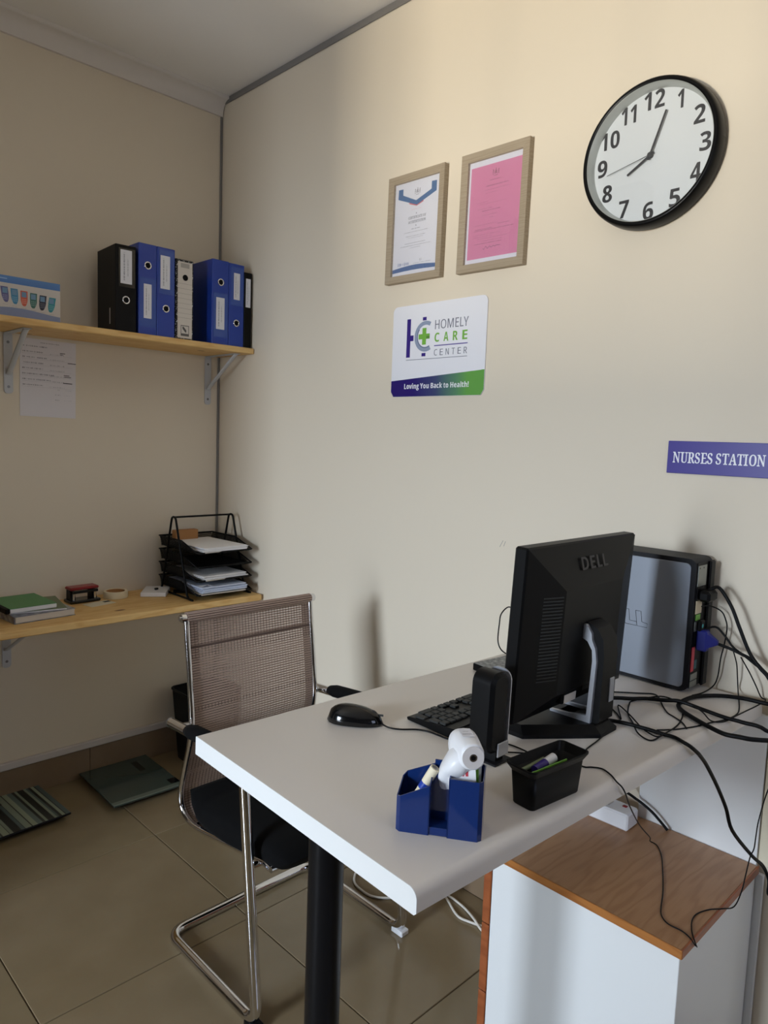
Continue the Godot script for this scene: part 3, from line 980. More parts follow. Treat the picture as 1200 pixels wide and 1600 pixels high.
func wall_pictures() -> void:
	var rng := RandomNumberGenerator.new()
	rng.seed = 21
	# white certificate, 420 x 604 for 0.207 x 0.302 m
	var im := Image.create(420, 604, false, Image.FORMAT_RGB8)
	im.fill(rgb(226, 226, 236))
	var blue := rgb(38, 96, 152)
	strip_poly(im, [P(134, 134), P(204, 150), P(268, 138), P(270, 146), P(206, 164), P(136, 142)], rgb(206, 92, 104))
	strip_poly(im, [P(30, 34), P(74, 36), P(74, 76), P(200, 128), P(338, 82), P(338, 34), P(384, 36), P(384, 100), P(208, 158), P(28, 96)], blue)
	emblem(im, 210, 70, 30, rgb(140, 138, 146))
	scrawl(im, rng, 160, 256, 180, 6, rgb(214, 160, 170), 0.5)
	im.fill_rect(Rect2i(204, 206, 8, 8), rgb(150, 150, 160))
	im.fill_rect(Rect2i(204, 284, 8, 8), rgb(150, 150, 160))
	scrawl(im, rng, 166, 250, 304, 7, rgb(120, 120, 132), 0.8)
	scrawl(im, rng, 96, 324, 324, 6, rgb(150, 150, 160), 0.8)
	scrawl(im, rng, 120, 294, 350, 6, rgb(140, 140, 152), 0.8)
	scrawl(im, rng, 136, 276, 362, 5, rgb(160, 160, 170), 0.8)
	scrawl(im, rng, 108, 300, 396, 6, rgb(140, 140, 152), 0.8)
	scrawl(im, rng, 66, 350, 412, 6, rgb(150, 150, 160), 0.8)
	scrawl(im, rng, 160, 256, 426, 6, rgb(160, 160, 170), 0.8)
	scrawl(im, rng, 50, 156, 516, 26, rgb(110, 124, 170), 0.6)
	scrawl(im, rng, 196, 360, 530, 6, rgb(160, 160, 172), 0.8)
	scrawl(im, rng, 256, 280, 504, 22, rgb(170, 170, 182), 0.4)
	var arc := []
	for k in 21:
		arc.append(P(420 * k / 20.0, 556 - 14 * sin(PI * k / 20.0)))
	for k in 21:
		arc.append(P(420 - 420 * k / 20.0, 580 - 6 * sin(PI * k / 20.0)))
	strip_poly(im, arc, rgb(36, 88, 150))
	frame(P(1.107, 2.014), 0.254, 0.354, 0.024, "smaller taupe frame on the left holding a white certificate with a blue chevron", im, -0.012)
	var fr := get_child(get_child_count() - 1).get_node("certificate")
	text("CERTIFICATE OF", 2, 0.066, 0.183, 0.080, 0.0085, 0.0002, M.print_grey, fr)
	text("ACCREDITATION", 2, 0.066, 0.169, 0.080, 0.0085, 0.0002, M.print_grey, fr)
	# pink licence
	im = Image.create(420, 622, false, Image.FORMAT_RGB8)
	im.fill(rgb(226, 226, 238))
	im.fill_rect(Rect2i(14, 34, 406, 558), rgb(214, 124, 166))
	var ink := rgb(150, 78, 112)
	emblem(im, 210, 86, 30, rgb(140, 74, 100))
	scrawl(im, rng, 166, 256, 126, 8, ink, 0.8)
	scrawl(im, rng, 142, 310, 156, 12, ink, 0.75)
	scrawl(im, rng, 120, 330, 182, 6, rgb(176, 98, 134), 0.7)
	scrawl(im, rng, 136, 250, 200, 6, rgb(176, 98, 134), 0.6)
	var rows := [[70, 160, 250], [96, 300, 262], [80, 190, 290], [120, 260, 304], [110, 240, 330], [180, 210, 348], [60, 250, 386], [250, 336, 396], [70, 200, 412], [60, 370, 420], [60, 270, 446], [60, 200, 458], [90, 330, 470], [130, 290, 486], [70, 280, 500]]
	for r in rows:
		scrawl(im, rng, r[0], r[1], r[2], 7, ink if r[2] % 4 == 0 else rgb(184, 104, 140), 0.7)
	for k in 90:
		var x := 140 + k * 1.5
		var y := 532 + 10 * sin(k * 0.32) * exp(-k * 0.02) - k * 0.06
		im.fill_rect(Rect2i(int(x), int(y), 2, 3), rgb(120, 60, 96))
	frame(P(1.431, 2.007), 0.253, 0.357, 0.025, "taupe frame nearer the clock holding a pink printed licence", im, -0.014)
	# company sign
	var t := thing("clinic_sign", "white clinic sign below the frames with a purple and green logo", "sign", V(0, 0, 0))
	t.rotation.y = -PI / 2
	t.position = V(-0.0005, 1.627, 1.140)
	var W := 0.411
	var H := 0.308
	var out := [P(0.012, 0), P(W - 0.012, 0), P(W, 0.018), P(W, H - 0.02)]
	for k in 5:
		var a := PI / 2 * (k + 1) / 5.0
		out.append(P(W - 0.02 + 0.02 * cos(a), H - 0.02 + 0.02 * sin(a)))
	for k in 6:
		var a := PI / 2 + PI / 2 * k / 5.0
		out.append(P(0.02 + 0.02 * cos(a), H - 0.02 + 0.02 * sin(a)))
	out.append(P(0, 0.018))
	var mb := MB.new()
	mb.prism(out, 0.0005, 0.004, false)
	part("panel", mb.done(), M.sign_white, t)
	var g0 := rgb(42, 26, 110).srgb_to_linear()
	var g1 := rgb(64, 74, 116).srgb_to_linear()
	var g2 := rgb(92, 142, 104).srgb_to_linear()
	var g3 := rgb(104, 166, 78).srgb_to_linear()
	mb = MB.new()
	var z := 0.0043
	var xs := [0.012, 0.11, 0.21, 0.30, 0.345, W - 0.012]
	var cs := [g0, g0, g1, g2, g3, g3]
	var topy := func(x: float) -> float: return 0.055 + 0.024 * x / W
	for k in 5:
		mb.quad_col(V(xs[k], 0.0004, z), V(xs[k + 1], 0.0004, z), V(xs[k + 1], topy.call(xs[k + 1]), z), V(xs[k], topy.call(xs[k]), z), cs[k], cs[k + 1], cs[k + 1], cs[k])
	mb.quad_col(V(0.0004, 0.018, z), V(0.012, 0.0004, z), V(0.012, topy.call(0.012), z), V(0.0004, topy.call(0), z), g0, g0, g0, g0)
	mb.quad_col(V(W - 0.012, 0.0004, z), V(W - 0.0004, 0.018, z), V(W - 0.0004, topy.call(W), z), V(W - 0.012, topy.call(W), z), g3, g3, g3, g3)
	part("colour_band", mb.done(), M.band, t)
	var OY := -1.627
	var OX := -1.140
	mb = MB.new(Transform3D(Basis(), V(OX, OY, 0)))
	mb.box(V(1.2085, 1.760, 0.004), V(1.2255, 1.889, 0.0046))
	mb.box(V(1.2255, 1.8145, 0.004), V(1.2400, 1.8335, 0.0046))
	mb.box(V(1.2805, 1.879, 0.004), V(1.2970, 1.890, 0.0046))
	mb.box(V(1.2805, 1.7605, 0.004), V(1.2980, 1.7715, 0.0046))
	part("logo_bars", mb.done(), M.purple, t)
	var ring := func(r0: float, r1: float, a0: float, a1: float) -> Array:
		var o := []
		for k in 21:
			var a := lerpf(a0, a1, k / 20.0)
			o.append(P(1.295 + r1 * cos(a), 1.8265 + r1 * 1.02 * sin(a)))
		for k in 21:
			var a := lerpf(a1, a0, k / 20.0)
			o.append(P(1.295 + r0 * cos(a), 1.8265 + r0 * 1.02 * sin(a)))
		return o
	mb = MB.new(Transform3D(Basis(), V(OX, OY, 0)))
	mb.prism(ring.call(0.037, 0.050, deg_to_rad(62), deg_to_rad(300)), 0.004, 0.0046)
	part("logo_arc", mb.done(), M.arc_grey, t)
	mb = MB.new(Transform3D(Basis(), V(OX, OY, 0)))
	mb.prism(ring.call(0.035, 0.038, deg_to_rad(140), deg_to_rad(300)), 0.004, 0.0048)
	part("logo_arc_shade", mb.done(), M.arc_dark, t)
	mb = MB.new(Transform3D(Basis(), V(OX, OY, 0)))
	mb.prism([P(1.281, 1.799), P(1.298, 1.799), P(1.298, 1.8175), P(1.314, 1.8175), P(1.314, 1.8345), P(1.298, 1.8345), P(1.298, 1.854), P(1.281, 1.854), P(1.281, 1.8345), P(1.264, 1.8345), P(1.264, 1.8175), P(1.281, 1.8175)], 0.004, 0.0048)
	var plus := part("logo_cross", mb.done(), M.sign_green, t)
	part("cross_shade", boxm(V(1.3 + OX, 1.8185 + OY, 0.0048), V(1.314 + OX, 1.827 + OY, 0.0050)), M.plus_dark, plus)
	text("HOMELY", 0, 1.3365 + OX, 1.846 + OY, 0.1415, 0.0295, 0.0041, M.sign_grey, t)
	for k in 4:
		text("CARE"[k], 1, 1.3365 + 0.0395 * k + OX, 1.8045 + OY, 0.0205, 0.0295, 0.0041, M.sign_green, t)
	for k in 6:
		text("CENTER"[k], 0, 1.3365 + 0.0254 * k + OX, 1.760 + OY, 0.0135, 0.0205, 0.0041, M.sign_grey, t)
	part("rule", boxm(V(1.336 + OX, 1.7908 + OY, 0.004), V(1.478 + OX, 1.7940 + OY, 0.0046)), M.purple_line, t)
	part("rule", boxm(V(1.209 + OX, 1.7505 + OY, 0.004), V(1.478 + OX, 1.7522 + OY, 0.0046)), M.sign_grey, t)
	text("Loving You Back to Health!", 1, 1.205 + OX, 1.6475 + OY, 0.285, 0.0245, 0.0044, M.white_letter, t)
	# station sign
	t = thing("station_sign", "purple NURSES STATION sign with white serif capitals on the right wall", "sign", V(-0.0005, 1.4185, 2.1525), -PI / 2)
	part("panel", boxm(V(0, 0, 0.0005), V(0.252, 0.0815, 0.004), 0.001), M.sign_purple, t)
	text("NURSES STATION", 2, 0.0145, 0.0270, 0.2195, 0.0270, 0.0041, M.white_letter, t)
	# small scuffs in the paint
	mb = MB.new(SIDE)
	for s in [[1.640, 1.158, 1.652, 1.180], [1.655, 1.162, 1.661, 1.178]]:
		mb.hexa([V(s[0], s[1], 0.0002), V(s[0] + 0.0012, s[1], 0.0002), V(s[2] + 0.0012, s[3], 0.0002), V(s[2], s[3], 0.0002), V(s[0], s[1], 0.0006), V(s[0] + 0.0012, s[1], 0.0006), V(s[2] + 0.0012, s[3], 0.0006), V(s[2], s[3], 0.0006)])
	var sc := single("wall_scuff", mb.done(), M.filler, "faint grey scuff marks on the right wall above the monitor", "mark")
	sc.set_meta("kind", "stuff")

func wall_clock() -> void:
	var t := thing("wall_clock", "large round wall clock with a black rim and black numerals", "clock", V(-0.001, 2.2145, 2.060), -PI / 2)
	var up := Transform3D(Basis(V(1, 0, 0), PI / 2), Vector3.ZERO)  # turns the lathe's height into depth
	var mb := MB.new(up)
	mb.lathe([P(0.0, 0.001), P(0.176, 0.001), P(0.176, 0.001), P(0.180, 0.012), P(0.179, 0.036), P(0.176, 0.047), P(0.1725, 0.050), P(0.168, 0.050), P(0.1655, 0.0485), P(0.1655, 0.0485), P(0.1655, 0.046)], 96)
	part("rim", mb.done(), M.clock_black, t)
	mb = MB.new(up)
	mb.lathe([P(0.1655, 0.0465), P(0.1655, 0.0465), P(0.163, 0.045), P(0.158, 0.018)], 96)
	part("inner_bezel", mb.done(), M.clock_inner, t)
	mb = MB.new(up)
	mb.lathe([P(0.159, 0.019), P(0, 0.019)], 72)
	part("dial", mb.done(), M.clock_face, t)
	var spin := 0.012
	for k in 12:
		var n := 12 if k == 0 else k
		var a := PI / 2 - TAU * k / 12.0 + spin
		var r := 0.1350
		var w := 0.0275 if n < 10 else 0.054
		if n == 1:
			w = 0.015
		if n == 11:
			w = 0.041
		var h := 0.044
		var c := P(r * cos(a), r * sin(a))
		var o := text(str(n), 1, -w / 2, -h / 2, w, h, 0, M.clock_ink, t)
		o.name = "numeral" if k == 0 else "numeral_%03d" % k
		o.transform = Transform3D(Basis(V(0, 0, 1), spin), V(c.x, c.y, 0.0194)) * o.transform
	var hand := func(called: String, dy: float, dx: float, len: float, w: float, tail: float, z: float) -> void:
		var m2 := MB.new(Transform3D(Basis(V(0, 0, 1), atan2(dy, dx)), V(0, 0, z)))
		m2.hexa([V(-tail, -w / 2, 0), V(len, -w * 0.4, 0), V(len, w * 0.4, 0), V(-tail, w / 2, 0), V(-tail, -w / 2, 0.0012), V(len, -w * 0.4, 0.0012), V(len, w * 0.4, 0.0012), V(-tail, w / 2, 0.0012)])
		part(called, m2.done(), M.clock_ink, t)
	hand.call("minute_hand", 0.099, 0.035, 0.105, 0.0055, 0.012, 0.0265)
	hand.call("hour_hand", -0.037, -0.060, 0.070, 0.0065, 0.010, 0.0245)
	hand.call("second_hand", -0.026, -0.113, 0.118, 0.0014, 0.012, 0.0285)
	mb = MB.new(Transform3D(up.basis, V(0, 0, 0.019)))
	mb.lathe([P(0.0062, 0), P(0.0062, 0.0115), P(0.0062, 0.0115), P(0.0, 0.0125)], 20)
	part("hub", mb.done(), M.clock_ink, t)
	mb = MB.new(up)
	mb.lathe([P(0.1645, 0.0445), P(0.0, 0.0452), P(0.0, 0.0452)], 48)
	part("pane", mb.done(), M.pane, t)

# ---------------------------------------------------------------- desk, pedestal, chair
const DT := 0.90
const DYAW := -0.0466
var desk_at := Vector3(-1.1275, 0, 1.7775)

func desk() -> void:
	var t := thing("desk", "white laminate desk with a rounded front edge on one black round leg", "desk", desk_at, DYAW)
	var L := 1.122
	var D := 0.607
	# worktop profile across the depth, postformed at the front
	var pr := [P(0, DT - 0.036), P(0.001, DT - 0.001), P(0.004, DT)]
	for k in 7:
		var a := PI / 2 * (1 - k / 6.0)
		pr.append(P(D - 0.015 + 0.015 * cos(a), DT - 0.015 + 0.015 * sin(a)))
	pr.append_array([P(D, DT - 0.032), P(D - 0.004, DT - 0.036)])
	var mb := MB.new(Transform3D(Basis(V(0, 0, 1), V(0, 1, 0), V(-1, 0, 0)), V(L, 0, 0)))
	mb.prism(pr, 0, L, false)
	part("worktop", mb.done(), M.laminate, t)
	mb = MB.new(Transform3D(Basis(V(0, 0, 1), V(0, 1, 0), V(-1, 0, 0)), V(0, 0, 0)))
	var pe := []
	for p in pr:
		pe.append(p)
	mb.prism(pe, 0.0, 0.0012, false)
	part("edge_band", mb.done(), M.white_board, t)
	mb = MB.new()
	mb.lathe([P(0.0, 0.0), P(0.040, 0.0), P(0.040, 0.0), P(0.040, 0.012), P(0.030, 0.018), P(0.030, 0.018), P(0.030, 0.850), P(0.030, 0.850), P(0.048, 0.852), P(0.048, 0.8638), P(0.048, 0.8638), P(0, 0.8638)], 40)
	var lg := part("leg", mb.done(), M.black_metal, t)
	lg.position = t.transform.affine_inverse() * V(-1.068, 0, 2.10)
	var ep := MB.new(t.transform.affine_inverse())
	ep.box(V(-0.0165, 0.0, 2.15), V(-0.0045, DT - 0.0365, 2.448), 0.001)
	ep.box(V(-0.0165, 0.0, 2.448), V(-0.0045, 0.478, 2.466), 0.001)
	part("end_panel", ep.done(), M.white_board, t)
	var sc := MB.new(t.transform.affine_inverse())
	sc.tube([V(-0.05, DT - 0.036, 2.40), V(-0.05, DT - 0.044, 2.40)], 0.004, 10)
	part("screw", sc.done(), M.screw, t)

func pedestal() -> void:
	var t := thing("drawer_pedestal", "white drawer pedestal with a brown wood top under the desk", "drawer unit", V(-0.230, 0, 2.212))
	var x0 := -0.214
	var x1 := 0.208
	part("body", boxm(V(x0, 0.015, -0.218), V(x1, 0.480, 0.238), 0.0012), M.white_board, t)
	var mb := MB.new()
	mb.box(V(x0 - 0.004, 0.480, -0.244), V(x1 + 0.004, 0.4995, 0.242), 0.003)
	part("top", mb.done(), M.brown_wood, t)
	mb = MB.new()
	mb.box(V(x0 - 0.006, 0.4808, -0.244), V(x0 - 0.003, 0.500, 0.244), 0.001)
	part("top_edge", mb.done(), M.brown_edge, t)
	mb = MB.new()
	mb.box(V(x0 - 0.004, 0.4808, 0.2405), V(x1 + 0.004, 0.500, 0.2445), 0.001)
	part("top_edge", mb.done(), M.drawer_wood, t)
	for r in [[0.304, 0.477], [0.126, 0.301], [0.018, 0.123]]:
		var d := part("drawer", boxm(V(x0 - 0.002, r[0], -0.242), V(x1, r[1], -0.2195), 0.002), M.drawer_wood, t)
		part("handle", boxm(V(-0.05, (r[0] + r[1]) / 2 - 0.006, -0.258), V(0.05, (r[0] + r[1]) / 2 + 0.006, -0.2425), 0.003), M.brushed, d)
	for sx in [x0 + 0.03, x1 - 0.03]:
		for sz in [-0.19, 0.205]:
			mb = MB.new()
			mb.lathe([P(0, 0), P(0.014, 0), P(0.014, 0), P(0.014, 0.016), P(0.014, 0.016), P(0, 0.016)], 14)
			part("foot", mb.done(), M.black_plastic, t).position = V(sx, 0, sz)

func chair() -> void:
	var t := thing("cantilever_chair", "chrome cantilever office chair with a taupe mesh back and black seat cushion", "chair", V(-0.583, 0, 1.38))
	# side profile of the sling: (z, y)
	var prof := [V(0, 0.952, -0.222), V(0, 0.88, -0.213), V(0, 0.79, -0.2), V(0, 0.70, -0.189), V(0, 0.635, -0.186), V(0, 0.58, -0.2), V(0, 0.50, -0.226), V(0, 0.43, -0.244), V(0, 0.385, -0.236), V(0, 0.362, -0.196), V(0, 0.362, -0.13), V(0, 0.378, -0.03), V(0, 0.396, 0.08), V(0, 0.408, 0.16), V(0, 0.404, 0.205)]
	var path := smooth(prof, 14)
	var hw := 0.222
	for sx in [-1.0, 1.0]:
		var pts := []
		for p in path:
			pts.append(V(sx * hw, p.y, p.z))
		var mb := MB.new()
		mb.tube(pts, 0.0085, 10)
		part("side_frame", mb.done(), M.chrome, t)
	# rolled top rail with end caps
	var mb := MB.new()
	mb.tube([V(-hw - 0.002, 0.955, -0.224), V(hw + 0.002, 0.955, -0.224)], 0.0128, 16)
	var rail := part("top_rail", mb.done(), M.mesh_thread, t)
	mb = MB.new()
	for k in 12:
		var an := TAU * k / 12.0
		mb.tube([V(-hw, 0.955 + 0.0126 * sin(an), -0.224 + 0.0126 * cos(an)), V(hw, 0.955 + 0.0126 * sin(an), -0.224 + 0.0126 * cos(an))], 0.0026, 5)
	part("wrapped_fabric", mb.done(), M.mesh_fabric, rail).set_meta("kind", "stuff")
	for sx in [-1.0, 1.0]:
		mb = MB.new()
		mb.tube([V(sx * (hw + 0.001), 0.955, -0.224), V(sx * (hw + 0.012), 0.955, -0.224), V(sx * (hw + 0.016), 0.955, -0.224)], 0.0125, 16)
		mb.tube([V(sx * (hw + 0.015), 0.955, -0.224), V(sx * (hw + 0.021), 0.955, -0.224)], 0.0065, 12)
		part("end_cap", mb.done(), M.chrome, rail)
	# the sling: fine horizontal ribbons with threads between them
	var len := 0.0
	var at := []
	for i in path.size():
		if i > 0:
			len += Vector3(path[i]).distance_to(path[i - 1])
		at.append(len)
	var sample := func(s: float) -> Vector3:
		var i := 1
		while i < at.size() - 1 and at[i] < s:
			i += 1
		return Vector3(path[i - 1]).lerp(path[i], clampf((s - at[i - 1]) / maxf(at[i] - at[i - 1], 1e-6), 0, 1))
	mb = MB.new()
	var pitch := 0.0074
	var rows := int(0.86 / pitch)
	for r in rows:
		var a: Vector3 = sample.call(0.012 + r * pitch)
		var b: Vector3 = sample.call(0.012 + r * pitch + 0.0056)
		var nrm := V(0, -(b.z - a.z), b.y - a.y).normalized() * 0.0012
		var x := hw - 0.006
		mb.hexa([V(-x, b.y, b.z), V(x, b.y, b.z), V(x, a.y, a.z), V(-x, a.y, a.z), V(-x, b.y, b.z) + nrm, V(x, b.y, b.z) + nrm, V(x, a.y, a.z) + nrm, V(-x, a.y, a.z) + nrm])
	var sl := part("mesh_sling", mb.done(), M.mesh_fabric, t)
	sl.set_meta("kind", "stuff")
	mb = MB.new()
	for k in 40:
		var x := -hw + 0.012 + (2 * hw - 0.024) * k / 39.0
		for i in 56:
			var a: Vector3 = sample.call(0.012 + i * 0.015)
			var b: Vector3 = sample.call(0.012 + (i + 1) * 0.015)
			mb.quad(V(x - 0.0009, a.y, a.z), V(x - 0.0009, b.y, b.z), V(x + 0.0009, b.y, b.z), V(x + 0.0009, a.y, a.z))
	var th := part("thread", mb.done(), M.mesh_thread, sl)
	th.set_meta("kind", "stuff")
	for sx in [-1.0, 1.0]:  # doubled hems along the sides
		mb = MB.new()
		for r in rows:
			var a: Vector3 = sample.call(0.0154 + r * pitch)
			var b: Vector3 = sample.call(0.0154 + r * pitch + 0.0056)
			var q := 0.003
			var xa: float = sx * (hw - 0.006)
			var xb: float = sx * (hw - 0.034)
			mb.quad(V(xa, a.y, a.z - q), V(xa, b.y, b.z - q), V(xb, b.y, b.z - q), V(xb, a.y, a.z - q))
		part("hem", mb.done(), M.mesh_thread, sl).set_meta("kind", "stuff")
	mb = MB.new()
	mb.tube([V(-hw, 0.868, -0.217), V(hw, 0.868, -0.217)], 0.007, 10)
	part("cross_bar", mb.done(), M.mesh_thread, t)
	mb = MB.new()
	mb.tube([V(-hw, 0.402, 0.203), V(hw, 0.402, 0.203)], 0.009, 10)
	part("seat_bar", mb.done(), M.chrome, t)
	mb = MB.new()
	mb.tube([V(-hw, 0.358, -0.17), V(hw, 0.358, -0.17)], 0.007, 10)
	part("seat_bar", mb.done(), M.chrome, t)
	# puffy seat cushion
	var rings := []
	for i in 15:
		var u := i / 14.0
		var z := lerpf(-0.215, 0.262, u)
		var e := pow(sin(PI * clampf(u, 0.0, 1.0)), 0.35) if u > 0 and u < 1 else 0.04
		var base: Vector3 = sample.call(0.0)
		var yb := lerpf(0.372, 0.408, clampf(u * 1.3, 0, 1)) + (0.012 if u < 0.12 else 0.0) + 0.03 * maxf(0.0, 0.12 - u) / 0.12
		var yc := yb + 0.030
		var ring := []
		for k in 28:
			var an := TAU * k / 28
			var cx := signf(cos(an)) * pow(absf(cos(an)), 0.35)
			var cy := signf(sin(an)) * pow(absf(sin(an)), 0.75)
			ring.append(V(cx * 0.236 * (0.88 + 0.12 * e), yc + cy * (0.046 if cy > 0 else 0.074) * e, z))
		rings.append(ring)
	mb = MB.new()
	mb.loft(rings)
	part("cushion", mb.done(), M.seat_black, t)
	# bent chrome base
	for sx in [-1.0, 1.0]:
		var x: float = sx * 0.262
		var pts := fillet([V(x * 0.97, 0.648, -0.245), V(x, 0.672, 0.135), V(x, 0.0135, 0.215), V(x, 0.0135, -0.235), V(0, 0.0135, -0.235)], 0.055, 9)
		mb = MB.new()
		mb.tube(pts, 0.0142, 14)
		part("leg_tube", mb.done(), M.chrome, t)
		mb = MB.new()
		mb.tube([V(x * 0.97, 0.648, -0.246), V(x * 0.97, 0.648, -0.250)], 0.0148, 14)
		part("tube_cap", mb.done(), M.brushed, t)
		# pad on the arm
		var pp := []
		for k in 9:
			var u := k / 8.0
			pp.append(V(x * lerpf(0.976, 0.995, u), lerpf(0.660, 0.679, u), lerpf(-0.145, 0.075, u)))
		mb = MB.new()
		var rg := []
		for k in 9:
			var rr := 0.024 * (0.72 if k == 0 or k == 8 else 1.0)
			var ring := []
			for j in 14:
				var an := TAU * j / 14
				ring.append(pp[k] + V(cos(an) * rr, sin(an) * rr * 0.82, 0))
			rg.append(ring)
		mb.loft(rg)
		part("arm_pad", mb.done(), M.pad_black, t)
		# bracket from the arm to the side frame
		mb = MB.new()
		mb.tube([V(x * 0.972, 0.652, -0.195), V(sx * (hw - 0.002), 0.652, -0.190)], 0.009, 10)
		part("arm_bracket", mb.done(), M.brushed, t)
		mb = MB.new()
		mb.tube([V(x, 0.405, 0.165), V(sx * hw, 0.400, 0.16)], 0.009, 10)
		part("seat_bracket", mb.done(), M.chrome, t)
		mb = MB.new()
		mb.box(V(x - 0.016, 0.0, 0.178), V(x + 0.016, 0.017, 0.224), 0.003)
		part("foot_pad", mb.done(), M.white_plastic if sx > 0 else M.black_plastic, t)

func floor_things() -> void:
	# glass bathroom scale
	var t := thing("bathroom_scale", "dark glass bathroom scale on the floor tiles by the skirting", "scale", V(-0.515, 0, 0.187), -0.02)
	part("glass_plate", boxm(V(-0.15, 0.020, -0.17), V(0.145, 0.028, 0.19), 0.002), M.scale_glass, t)
	part("base", boxm(V(-0.13, 0.006, -0.15), V(0.125, 0.0198, 0.17), 0.003), M.black_plastic, t)
	part("display", boxm(V(0.055, 0.0281, -0.128), V(0.082, 0.0287, -0.03), 0.0002), M.black_gloss, t)
	part("front_strip", boxm(V(-0.15, 0.0281, 0.163), V(0.145, 0.0305, 0.19), 0.001), M.scale_strip, t)
	part("badge", boxm(V(0.105, 0.0281, 0.11), V(0.143, 0.0288, 0.155), 0.0002), M.black_gloss, t)
	for sx in [-0.11, 0.105]:
		for sz in [-0.12, 0.14]:
			var mb := MB.new()
			mb.lathe([P(0, 0), P(0.014, 0), P(0.014, 0), P(0.014, 0.006), P(0.014, 0.006), P(0, 0.006)], 16)
			part("foot", mb.done(), M.black_plastic, t).position = V(sx, 0, sz)
	# striped scale
	t = thing("bathroom_scale", "bathroom scale with a printed grey and black striped plate near the skirting", "scale", V(-0.965, 0, 0.150), 0.06)
	part("plate", boxm(V(-0.15, 0.018, -0.15), V(0.15, 0.026, 0.165), 0.002), M.dark_grey, t)
	part("base", boxm(V(-0.12, 0.006, -0.12), V(0.12, 0.0178, 0.13), 0.003), M.black_plastic, t)
	for sx in [-0.10, 0.10]:
		for sz in [-0.1, 0.11]:
			var mb := MB.new()
			mb.lathe([P(0, 0), P(0.014, 0), P(0.014, 0), P(0.014, 0.006), P(0.014, 0.006), P(0, 0.006)], 16)
			part("foot", mb.done(), M.black_plastic, t).position = V(sx, 0, sz)
	var im := Image.create(300, 315, false, Image.FORMAT_RGB8)
	im.fill(rgb(30, 34, 32))
	var pal := [rgb(128, 140, 122), rgb(96, 112, 108), rgb(30, 34, 32), rgb(146, 156, 134), rgb(78, 94, 94)]
	var xs := [[284, 300, 4], [268, 280, 3], [250, 258, 4], [240, 250, 0], [206, 216, 0], [160, 178, 3], [178, 196, 1], [134, 156, 0], [112, 132, 4], [80, 92, 0], [56, 78, 3], [30, 50, 1], [6, 26, 0]]
	for s in xs:
		im.fill_rect(Rect2i(s[0], 0, s[1] - s[0], 315), pal[s[2]])
	im.fill_rect(Rect2i(56, 64, 80, 20), rgb(28, 32, 30))
	im.fill_rect(Rect2i(96, 84, 24, 231), rgb(28, 32, 30))
	im.fill_rect(Rect2i(60, 0, 30, 60), rgb(110, 124, 116))
	var mb2 := MB.new()
	mb2.quad_uv(V(-0.148, 0.0264, 0.163), V(0.148, 0.0264, 0.163), V(0.148, 0.0264, -0.148), V(-0.148, 0.0264, -0.148))
	part("striped_print", mb2.done(), printed(im, 0.3), t)
	# waste bin
	t = thing("waste_bin", "black tapered waste bin in the corner behind the chair", "bin", V(-0.155, 0, 0.150))
	var prof := []
	var rr := func(s: float, y: float, r: float) -> Array:
		var o := []
		for p in rrect(-s, -s * 0.86, s, s * 0.86, r):
			o.append(V(p.x, y, -p.y))
		return o
	var mb := MB.new()
	mb.loft([rr.call(0.088, 0.0, 0.02), rr.call(0.090, 0.003, 0.02), rr.call(0.112, 0.325, 0.026), rr.call(0.109, 0.325, 0.025), rr.call(0.087, 0.006, 0.02)], true, 1)
	part("body", mb.done(), M.bin_black, t)
	mb = MB.new()
	mb.tube(rr.call(0.1125, 0.326, 0.027), 0.005, 8, false, true)
	part("rolled_rim", mb.done(), M.bin_black, t)

